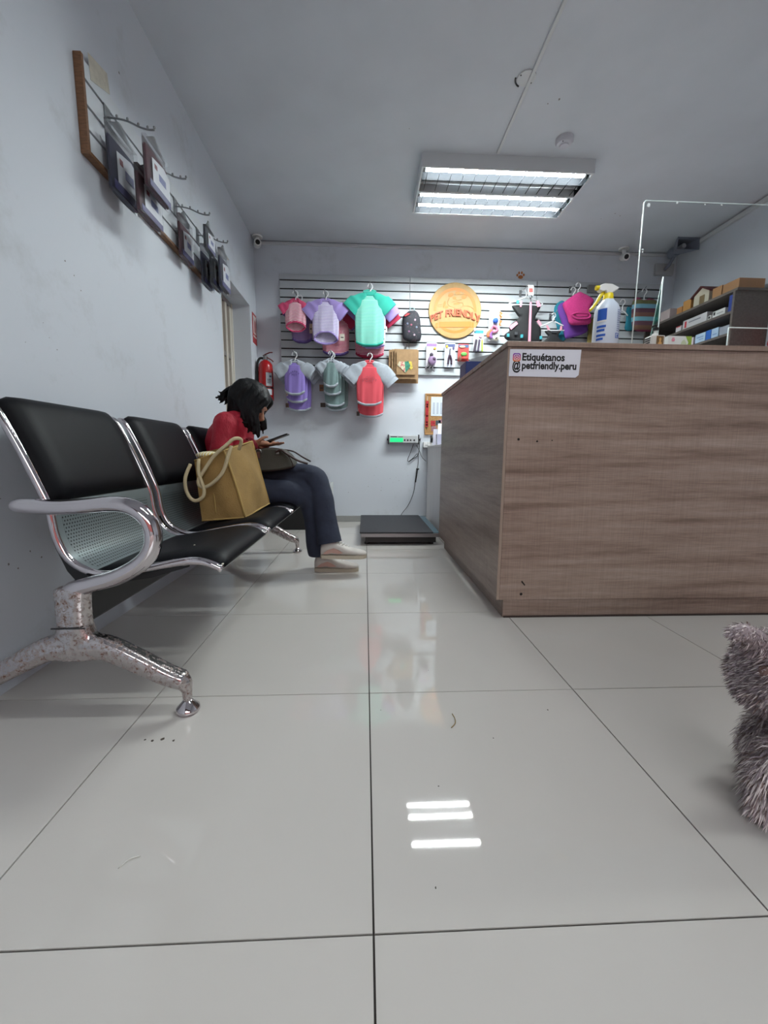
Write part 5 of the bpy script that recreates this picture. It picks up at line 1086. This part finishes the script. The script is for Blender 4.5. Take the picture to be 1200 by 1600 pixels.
MB().sweep(smooth_path([(-.712, yr+.012, .655), (-.706, yr-.012, .604), (-.692, yr-.020, .560), (-.684, yr-.020, .531), (-.690, yr-.022, .501), (-.718, yr-.022, .484), (-.742, yr-.022, .496), (-.758, yr-.022, .535), (-.758, yr-.018, .584), (-.744, yr+.004, .635)], 5), .0075, 8).build('rope_handle', ROPE, tote, smooth=True)
sc_ = MB().ell((-.70, 1.36, .672), (.055, .06, .018), 14, 8).build('striped_scarf', stripes('scarf_stripe', (214, 190, 110), (226, 222, 206), .012, .5, axis=0), None, (-.70, 1.36, .655), smooth=True)
tag(sc_, 'yellow and white striped cloth inside the top of the tote bag', 'cloth')

# ================================================================== SEATED WOMAN
SKIN = mat('skin', (176, 124, 98), .55, noise=(30, .05)); JACK = mat('red_quilted_jacket', (166, 22, 46), .72, bump=(34, .9, (1, 1, .55)), noise=(14, .10))
DENIM = mat('dark_blue_trousers', (44, 50, 68), .85, noise=(18, .14), bump=(26, .35)); HAIRM = mat('black_hair', (6, 6, 9), .5, spec=.25, bump=(120, .35, (1, 1, .15)))
YW = 1.915
hc = Vector((-.668, YW, .962)); hf = Vector((.80, -.06, -.60)).normalized(); hs_ = Vector((0, 1, 0)); hu = (hs_.cross(hf)).normalized()*-1
if hu.z < 0: hu = -hu
hs_ = hf.cross(hu)*-1
def H(a, b, c): return hc+hf*a+hs_*b+hu*c
def head_ring(c, d, wv, off, n=20): return [H(off+d*math.cos(2*math.pi*i/n), wv*math.sin(2*math.pi*i/n), c) for i in range(n)]
m = MB()
m.loft([head_ring(c, d, wv, o_) for c, d, wv, o_ in ((-.118, .020, .018, .045), (-.108, .036, .032, .036), (-.085, .058, .050, .024), (-.05, .080, .064, .008), (-.01, .092, .071, 0), (.035, .096, .074, -.004), (.075, .086, .066, -.008), (.10, .062, .048, -.010), (.113, .028, .022, -.012))])
m.sweep([H(.078, 0, .018), H(.094, 0, -.004), H(.112, 0, -.028), H(.100, 0, -.040)], [.008, .010, .014, .010], 8)       # nose
for s in (1, -1):
    m.ell(H(.012, s*.071, -.01), (.012, .008, .022), 8, 6)                                   # ears
    m.ell(H(.084, s*.030, .024), (.014, .016, .007), 8, 6)                                   # brows
    m.ell(H(.076, s*.040, -.035), (.020, .018, .020), 8, 6)                                  # cheeks
m.ell(H(.090, 0, -.064), (.010, .020, .006), 10, 6); m.ell(H(.088, 0, -.074), (.010, .017, .006), 10, 6); m.ell(H(.078, 0, -.100), (.016, .020, .014), 10, 6)
m.sweep([H(-.02, 0, -.06), Vector((-.715, YW, .89)), Vector((-.745, YW, .85))], [.048, .050, .060], 14)     # neck
# slim torso, arms and legs that the clothes cover
m.sweep([(-.745, YW, .86), (-.765, YW, .80), (-.775, YW, .66), (-.765, YW, .52)], [(.12, .07), (.15, .085), (.13, .085), (.14, .09)], 16)
RSH, REL, RWR = (-.755, 1.755, .825), (-.765, 1.700, .610), (-.632, 1.838, .738)
LSH, LEL, LWR = (-.750, 2.075, .825), (-.740, 2.105, .620), (-.615, 1.985, .735)
m.sweep(smooth_path([(-.75, 1.86, .83), RSH, REL, RWR], 5), .034, 10); m.sweep(smooth_path([(-.75, 1.97, .83), LSH, LEL, LWR], 5), .034, 10)
RK, RA, LK, LA = (-.385, 1.865, .448), (-.285, 1.900, .085), (-.318, 1.905, .560), (-.225, 1.805, .175)
m.sweep(smooth_path([(-.76, 1.84, .475), RK, RA], 5), .040, 10); m.sweep(smooth_path([(-.76, 2.00, .49), LK, LA], 5), .040, 10)
def hand(wr, s, pz, tips):
    """palm-up hand under the phone; s=+1 near hand, -1 far hand (mirrors across Y)"""
    w_ = Vector(wr); k = Vector((w_.x+.072, w_.y+s*.030, pz))
    m.sweep([w_, w_.lerp(k, .35), w_.lerp(k, .75), k], [(.024, .021), (.030, .018), (.036, .016), (.034, .013)], 12, ref=Vector((0, 1, 0)))
    for i, (ln, dz) in enumerate(tips):
        b = k+Vector((-.006, (-.028+.0185*i), -.001))
        p = smooth_path([b, b+Vector((ln*.45, 0, -.003)), b+Vector((ln*.78, 0, dz*.5)), b+Vector((ln, 0, dz))], 4)
        m.sweep(p, [.0085-.0025*j/(len(p)-1) for j in range(len(p))], 8)
    tb_ = w_.lerp(k, .35)+Vector((0, -s*.024, .006))
    m.sweep(smooth_path([tb_, tb_+Vector((.022, -s*.012, .014)), tb_+Vector((.042, -s*.006, .026)), tb_+Vector((.060, s*.004, .030))], 4), [.0110-.004*j/12 for j in range(13)], 8)
hand(RWR, 1, .738, [(.055, .004), (.066, .006), (.070, .008), (.062, .010)])
hand(LWR, -1, .740, [(.058, .006), (.066, .008), (.064, .006), (.052, .004)])
woman = m.build('person', SKIN, None, (-.75, YW, 0.0))
fuse(woman, .0048, 3)
tag(woman, 'seated woman in a red jacket and dark trousers looking down at a phone', 'person')
for s in (1, -1):
    MB().ell(H(.087, s*.031, .004), (.010, .011, .009), 10, 7).build('eye', mat('eye_dark', (30, 22, 20), .2), woman, smooth=True)
# jacket
m = MB()
def tor(cx_, z, dx, dy, n=26, yc=YW): return [(cx_+dx*math.cos(2*math.pi*i/n), yc+dy*math.sin(2*math.pi*i/n), z) for i in range(n)]
m.loft([tor(-.765, .43, .105, .165), tor(-.770, .50, .122, .170), tor(-.782, .60, .122, .165), tor(-.790, .68, .122, .172), tor(-.785, .75, .124, .182), tor(-.770, .81, .118, .182), tor(-.752, .86, .098, .150), tor(-.735, .895, .074, .095), tor(-.722, .918, .060, .066)])
def arm(a, b, c, d):
    p = smooth_path([a, b, c, d], 6); n = len(p); m.sweep(p, [.072-.030*(i/(n-1))**.9+.004*math.sin(i*1.4) for i in range(n)], 14)
arm((-.755, 1.83, .835), RSH, REL, (-.648, 1.825, .728)); arm((-.755, 2.00, .835), LSH, LEL, (-.632, 1.985, .726))
jk_ = m.build('jacket', JACK, woman); fuse(jk_, .0085, 5)
cf = MB()
for wv, el in ((RWR, REL), (LWR, LEL)):
    d = (Vector(wv)-Vector(el)).normalized(); c = Vector(wv)-d*.012; MB().sweep([c-d*.012, c, c+d*.010], [.044, .045, .040], 16, cap=False).build('cuff', mat('cuff_red', (128, 20, 38), .8), jk_, smooth=True)
# trousers
m = MB()
m.sweep([(-.80, YW, .50), (-.77, YW, .485), (-.72, YW, .480)], [(.155, .090), (.170, .102), (.165, .090)], 18, ref=Vector((0, 1, 0)))
p = smooth_path([(-.76, 1.840, .475), (-.56, 1.852, .462), (-.385, 1.865, .450), (-.325, 1.885, .390), (-.306, 1.892, .25), (-.288, 1.898, .085)], 5); n = len(p)
m.sweep(p, [.092-.030*min(1, i/(n*.55))+.004*math.sin(i*.9) for i in range(n)], 16)
p = smooth_path([(-.76, 2.000, .492), (-.56, 1.965, .530), (-.335, 1.905, .555), (-.272, 1.872, .490), (-.245, 1.84, .36), (-.216, 1.811, .186)], 5); n = len(p)
m.sweep(p, [.092-.030*min(1, i/(n*.5))+.003*math.sin(i*1.1)+(.004 if i > n*.8 else 0) for i in range(n)], 16)
tr = m.build('trousers', DENIM, woman); fuse(tr, .0085, 4)
a, b = Vector((-.221, 1.816, .222)), Vector((-.213, 1.808, .178)); MB().sweep([a, a.lerp(b, .5), b], [.0665, .068, .069], 20, cap=False).build('turn_up', DENIM, tr, smooth=True)
# sneakers
SHOE = mat('white_leather_shoe', (196, 190, 184), .6, noise=(14, .10)); SOLE = mat('off_white_sole', (188, 178, 160), .7); SALMON = mat('faded_salmon', (188, 150, 138), .6); LACE = mat('white_lace', (220, 218, 212), .8)
def sneaker(heel, ang, label):
    L_ = .258; hx, hy, hz = heel
    sec = [(0, .022, .066), (.03, .030, .088), (.10, .034, .100), (.22, .036, .104), (.34, .036, .094), (.46, .039, .078), (.60, .044, .062), (.74, .046, .051), (.87, .043, .043), (.95, .034, .038), (1.0, .016, .030)]
    def ring(u, hw, h):
        out = []
        for i in range(18):
            a_ = 2*math.pi*i/18; c_, s__ = math.cos(a_), math.sin(a_)
            yy = hw*math.copysign(abs(c_)**.8, c_)*(1 if s__ < .2 else 1-.35*(s__-.2)*(h/.1))
            zz = .014+(h-.014)*(.5+.5*math.copysign(abs(s__)**.7, s__)); out.append(Vector((u*L_, yy, zz)))
        return out
    Mx = Matrix.Translation(Vector((hx, hy, hz))) @ Matrix.Rotation(ang[1], 4, 'Z') @ Matrix.Rotation(ang[0], 4, 'Y')
    o = MB().loft([ring(*q) for q in sec]).xf(Mx).build('shoe', SHOE, woman, smooth=True); o['label'] = label
    so = [(u*L_, hw+.003) for u, hw, h in sec]; poly = [(x, y) for x, y in so]+[(x, -y) for x, y in so[::-1]]
    MB().prism(poly, 'z', 0, .020).xf(Mx).build('sole', SOLE, o)
    for k in range(6):
        u = .36+.055*k; h = .092-.0072*k*1.12; y = .022; MB().tube([Vector((u*L_, -y, h-.006)), Vector((u*L_+.006, 0, h+.006)), Vector((u*L_+.008, y, h-.006))], .0028, 6).xf(Mx).build('lace', LACE, o, smooth=True)
    for s in (1, -1):
        pts = [(.06, .030), (.16, .050), (.30, .062), (.42, .050), (.50, .034), (.40, .030), (.26, .036), (.14, .028)]
        MB().add([Vector((u*L_, s*(.0375+.004*(u > .35)), z)) for u, z in pts]+[Vector((u*L_, s*(.0395+.004*(u > .35)), z)) for u, z in pts], [tuple(range(8)), tuple(range(15, 7, -1))]+[(i, (i+1) % 8, 8+(i+1) % 8, 8+i) for i in range(8)]).xf(Mx).build('side_stripe', SALMON, o)
    MB().loft([[Vector((.30*L_-.012, -.016, .098)), Vector((.30*L_-.012, .016, .098)), Vector((.30*L_-.004, .016, .098)), Vector((.30*L_-.004, -.016, .098))], [Vector((.30*L_+.004, -.012, .140)), Vector((.30*L_+.004, .012, .140)), Vector((.30*L_+.008, .012, .140)), Vector((.30*L_+.008, -.012, .140))]]).xf(Mx).build('tongue', SHOE, o)
    return o
sneaker((-.308, 1.872, 0.0), (0.0, -.02), 'worn white sneaker flat on the floor')
sneaker((-.262, 1.792, .098), (-.01, -.05), 'worn white sneaker of the crossed leg')
# hair
m = MB(); m.loft([head_ring(c, d, wv, o_) for c, d, wv, o_ in ((-.05, .060, .075, -.045), (-.01, .085, .082, -.028), (.035, .104, .086, -.014), (.08, .100, .080, -.010), (.108, .078, .062, -.012), (.126, .036, .030, -.014))])
random.seed(3)
for k in range(120):
    s = 1 if random.random() < .5 else -1
    t0 = random.uniform(-1.0, 1.0)                     # along the parting: front (+) to back (-)
    st = H(.06*t0, s*random.uniform(.0, .012), .124-.030*t0*t0)
    mid1 = H(.082*t0-.004, s*random.uniform(.060, .078), .075); mid2 = H(.080*t0-.012, s*random.uniform(.082, .094), -.005)
    if t0 < -.35: end = Vector((mid2.x-random.uniform(-.01, .035), mid2.y*.7+YW*.3, mid2.z-random.uniform(.06, .12)))
    else: end = Vector((mid2.x+random.uniform(-.015, .025), mid2.y+s*random.uniform(-.004, .012), mid2.z-random.uniform(.08, .155)*(1.0 if t0 < .75 else .75)))
    p = smooth_path([st, mid1, mid2, mid2.lerp(end, .55)+Vector((random.uniform(-.01, .01), 0, 0)), end], 4); n = len(p)
    m.sweep(p, [.013*(1-.65*(j/(n-1))**2) for j in range(n)], 7)
for k in range(34):                                     # curtain falling over the near cheek
    t0 = random.uniform(.25, 1.0); st = H(.055*t0, -.02, .120-.030*t0*t0); m1 = H(.090*t0+.004, -.062, .070); m2 = H(.088*t0+.008, -.088, 0.0)
    e = Vector((m2.x+random.uniform(-.012, .012), m2.y-random.uniform(0, .01), m2.z-random.uniform(.09, .15))); p = smooth_path([st, m1, m2, m2.lerp(e, .5), e], 4); n = len(p)
    m.sweep(p, [.013*(1-.6*(j/(n-1))**2) for j in range(n)], 7)
for k in range(26):                                     # back of the head and outward flicks at the nape
    b_ = random.uniform(-.07, .07); st = H(-.085, b_, .05); md = H(-.118, b_*1.1, -.01); e = md+Vector((-.035-random.uniform(0, .035), random.uniform(-.01, .01), -.035+random.uniform(-.04, .03)))
    p = smooth_path([st, md, md.lerp(e, .6)+Vector((0, 0, -.012)), e], 4); n = len(p); m.sweep(p, [.012*(1-.7*j/(n-1)) for j in range(n)], 7)
hr = m.build('hair', HAIRM, woman); fuse(hr, .0055, 2)
MB().tube(smooth_path([H(.03, -.09, -.06), H(.06, -.10, -.10), Vector((-.595, 1.825, .845)), Vector((-.605, 1.822, .815))], 4), .004, 6).build('hair_wisp', HAIRM, hr, smooth=True)

# phone
d = Vector((.93, 0, .34)).normalized(); side = Vector((0, 1, 0)); up = d.cross(side)*-1
if up.z < 0: up = -up
c0 = Vector((-.518, 1.905, .7675)); hx = [(a_, b_, c_) for c_ in (-1, 1) for a_, b_ in ((-1, -1), (1, -1), (1, 1), (-1, 1))]
ph = thing('smartphone', 'black smartphone held in the seated woman\'s hands', 'phone', c0)
MB().hexa([c0+d*.072*a_+side*.035*b_+up*.0042*c_ for a_, b_, c_ in hx]).build('case', BLACK, ph, bevel=.003)
MB().hexa([c0+up*.0045+d*.066*a_+side*.032*b_+up*.0003*c_ for a_, b_, c_ in hx]).build('screen', mat('phone_screen', (60, 70, 84), .1), ph)

# handbag on her lap
hb = thing('handbag', 'dark grey-green structured handbag with brown straps on her lap', 'bag', (-.53, 1.89, .56))
GG = mat('grey_green_canvas', (70, 68, 60), .7, bump=(350, .3), noise=(12, .10)); BRN = mat('dark_brown_leather', (52, 30, 28), .5)
ol = smooth_path([(-.640, 0, .590), (-.632, 0, .660), (-.600, 0, .700), (-.540, 0, .712), (-.480, 0, .704), (-.440, 0, .672), (-.418, 0, .632), (-.424, 0, .606), (-.530, 0, .588)], 3, closed=True)
cxh, czh = -.53, .645
def hring(y, f): return [Vector((cxh+(p.x-cxh)*f, y, czh+(p.z-czh)*f)) for p in ol]
MB().loft([hring(1.800, .80), hring(1.797, .90), hring(1.803, .97), hring(1.815, 1.0), hring(1.87, 1.03), hring(1.94, 1.03), hring(1.985, 1.0), hring(1.995, .95)]).build('bag_body', GG, hb, smooth=True)
MB().tube([p+Vector((0, 0, 0)) for p in hring(1.812, 1.005)]+[hring(1.812, 1.005)[0]], .0035, 6).build('zip_seam', BRN, hb, smooth=True)
MB().sweep(smooth_path([(-.500, 1.798, .690), (-.470, 1.790, .700), (-.440, 1.795, .680), (-.385, 1.81, .645), (-.335, 1.83, .628)], 5), (.010, .0065), 8).build('strap', BRN, hb, smooth=True)
MB().sweep(smooth_path([(-.500, 1.985, .705), (-.44, 1.99, .695), (-.38, 1.98, .660), (-.335, 1.96, .638)], 5), (.006, .0045), 8).build('strap', BRN, hb, smooth=True)
MB().tube(smooth_path([(-.612, 1.792, .688), (-.602, 1.788, .702), (-.586, 1.788, .702), (-.578, 1.792, .686)], 4), .0035, 6).build('ring', STEEL, hb, smooth=True); box(-.604, -.586, 1.790, 1.795, .655, .690).build('strap_tab', mat('tan_brown', (88, 52, 40), .6), hb, bevel=.001)
box(-.498, -.484, 1.790, 1.795, .680, .700).build('buckle', STEEL, hb, bevel=.001)

# ================================================================== DOG AT THE RIGHT EDGE
m = MB(); YD = .205
m.sweep([(.722, YD, .285), (.745, YD, .280), (.80, YD, .270), (.90, YD, .262), (1.02, YD, .262), (1.12, YD, .275), (1.18, YD, .305)], [(.042, .048), (.064, .076), (.074, .086), (.072, .076), (.080, .090), (.078, .092), (.060, .075)], 16)
m.sweep([(1.15, YD, .30), (1.21, YD, .355), (1.255, YD, .405)], [.070, .056, .052], 14); m.ell((1.275, YD, .425), (.062, .052, .052), 14, 10); m.sweep([(1.31, YD, .415), (1.355, YD, .402), (1.382, YD, .398)], [.036, .030, .022], 12)
for s in (-1, 1):
    k = 0.0 if s < 0 else .085
    m.ell((1.255, YD+s*.050, .445), (.024, .012, .034), 10, 8)
    m.sweep(smooth_path([(.775+k*.4, YD+s*.040, .275), (.800+k, YD+s*.050, .205), (.772+k, YD+s*.050, .150), (.728+k, YD+s*.050, .100), (.738+k, YD+s*.050, .050), (.748+k, YD+s*.050, .022)], 4), [.058-.036*min(1, i/12) for i in range(21)], 12); m.ell((.766+k, YD+s*.050, .018), (.032, .024, .018), 12, 8)
    m.sweep(smooth_path([(1.12, YD+s*.048, .27), (1.115, YD+s*.055, .17), (1.125, YD+s*.055, .09), (1.122, YD+s*.055, .022)], 4), [.048-.026*min(1, i/8) for i in range(13)], 12); m.ell((1.138, YD+s*.055, .018), (.032, .022, .018), 12, 8)
m.sweep([(.742, YD, .325), (.712, YD-.01, .348), (.680, YD-.02, .364), (.655, YD-.026, .366)], [.024, .020, .018, .011], 10)
DOGM = mat('dog_skin_coat', (158, 144, 146), .9, noise=(16, .28))
dog = m.build('dog', DOGM, None, (.9, YD, 0)); fuse(dog, .006, 3)
tag(dog, 'shaggy grey and cream dog standing at the right edge with its rear in view', 'dog')
for s in (-1, 1): MB().ell((1.320, YD+s*.030, .440), (.008, .006, .008), 10, 7).build('eye', mat('eye_dark', (30, 22, 20)), dog, smooth=True)
MB().ell((1.392, YD, .402), (.010, .012, .009), 10, 7).build('nose', BLACK, dog, smooth=True)
MB().ell((.722, YD-.030, .290), (.008, .011, .014), 10, 8).build('rear_patch', mat('brownish_pink', (122, 96, 90), .8), dog, smooth=True)
random.seed(11)
import itertools
me = dog.data; polys = me.polygons; tot = list(itertools.accumulate(p.area for p in polys)); import bisect
fur = {0: MB(), 1: MB(), 2: MB()}; CEN = Vector((.9, YD, 0))
for k in range(52000):
    p = polys[bisect.bisect(tot, random.random()*tot[-1])] if True else None
    c = p.center+Vector((random.uniform(-.003, .003), random.uniform(-.003, .003), random.uniform(-.003, .003))); nrm = p.normal; wz = c.z; wx = c.x+CEN.x
    legs = wz < .17
    if wx > .98 and random.random() < .85: continue
    if wz < .012: continue
    ln = random.uniform(.014, .036) if legs else random.uniform(.008, .019)
    if wz > .33 and wx < .76: ln *= .7
    g = Vector((-.25, 0, -.85)) if legs else Vector((-.6, 0, -.45))
    dr = (nrm*(.55 if legs else .40)+g*.6+Vector((random.uniform(-.3, .3), random.uniform(-.3, .3), random.uniform(-.2, .2)))).normalized()
    sd_ = dr.cross(nrm)
    if sd_.length < 1e-3: continue
    sd_.normalize(); w_ = random.uniform(.0006, .0014)
    a_ = c-nrm*.001; b_ = a_+dr*ln*.55; e_ = a_+(dr+g*.45).normalized()*ln
    if e_.z < .001: e_.z = .001
    if b_.z < .001: b_.z = .001
    cl = random.random(); idx = (0 if cl < .42 else 1 if cl < .80 else 2) if legs else (0 if cl < .60 else 1 if cl < .86 else 2)
    fur[idx].add([a_-sd_*w_, a_+sd_*w_, b_-sd_*w_*.8, b_+sd_*w_*.8, e_], [(0, 1, 3, 2), (2, 3, 4)])
for i, (c, nm) in enumerate([((158, 144, 150), 'fur'), ((220, 210, 208), 'fur'), ((124, 104, 98), 'fur')]):
    o = fur[i].build(nm, mat('fur_%d' % i, c, .8, noise=(20, .2)), dog, local=True); o['kind'] = 'stuff'
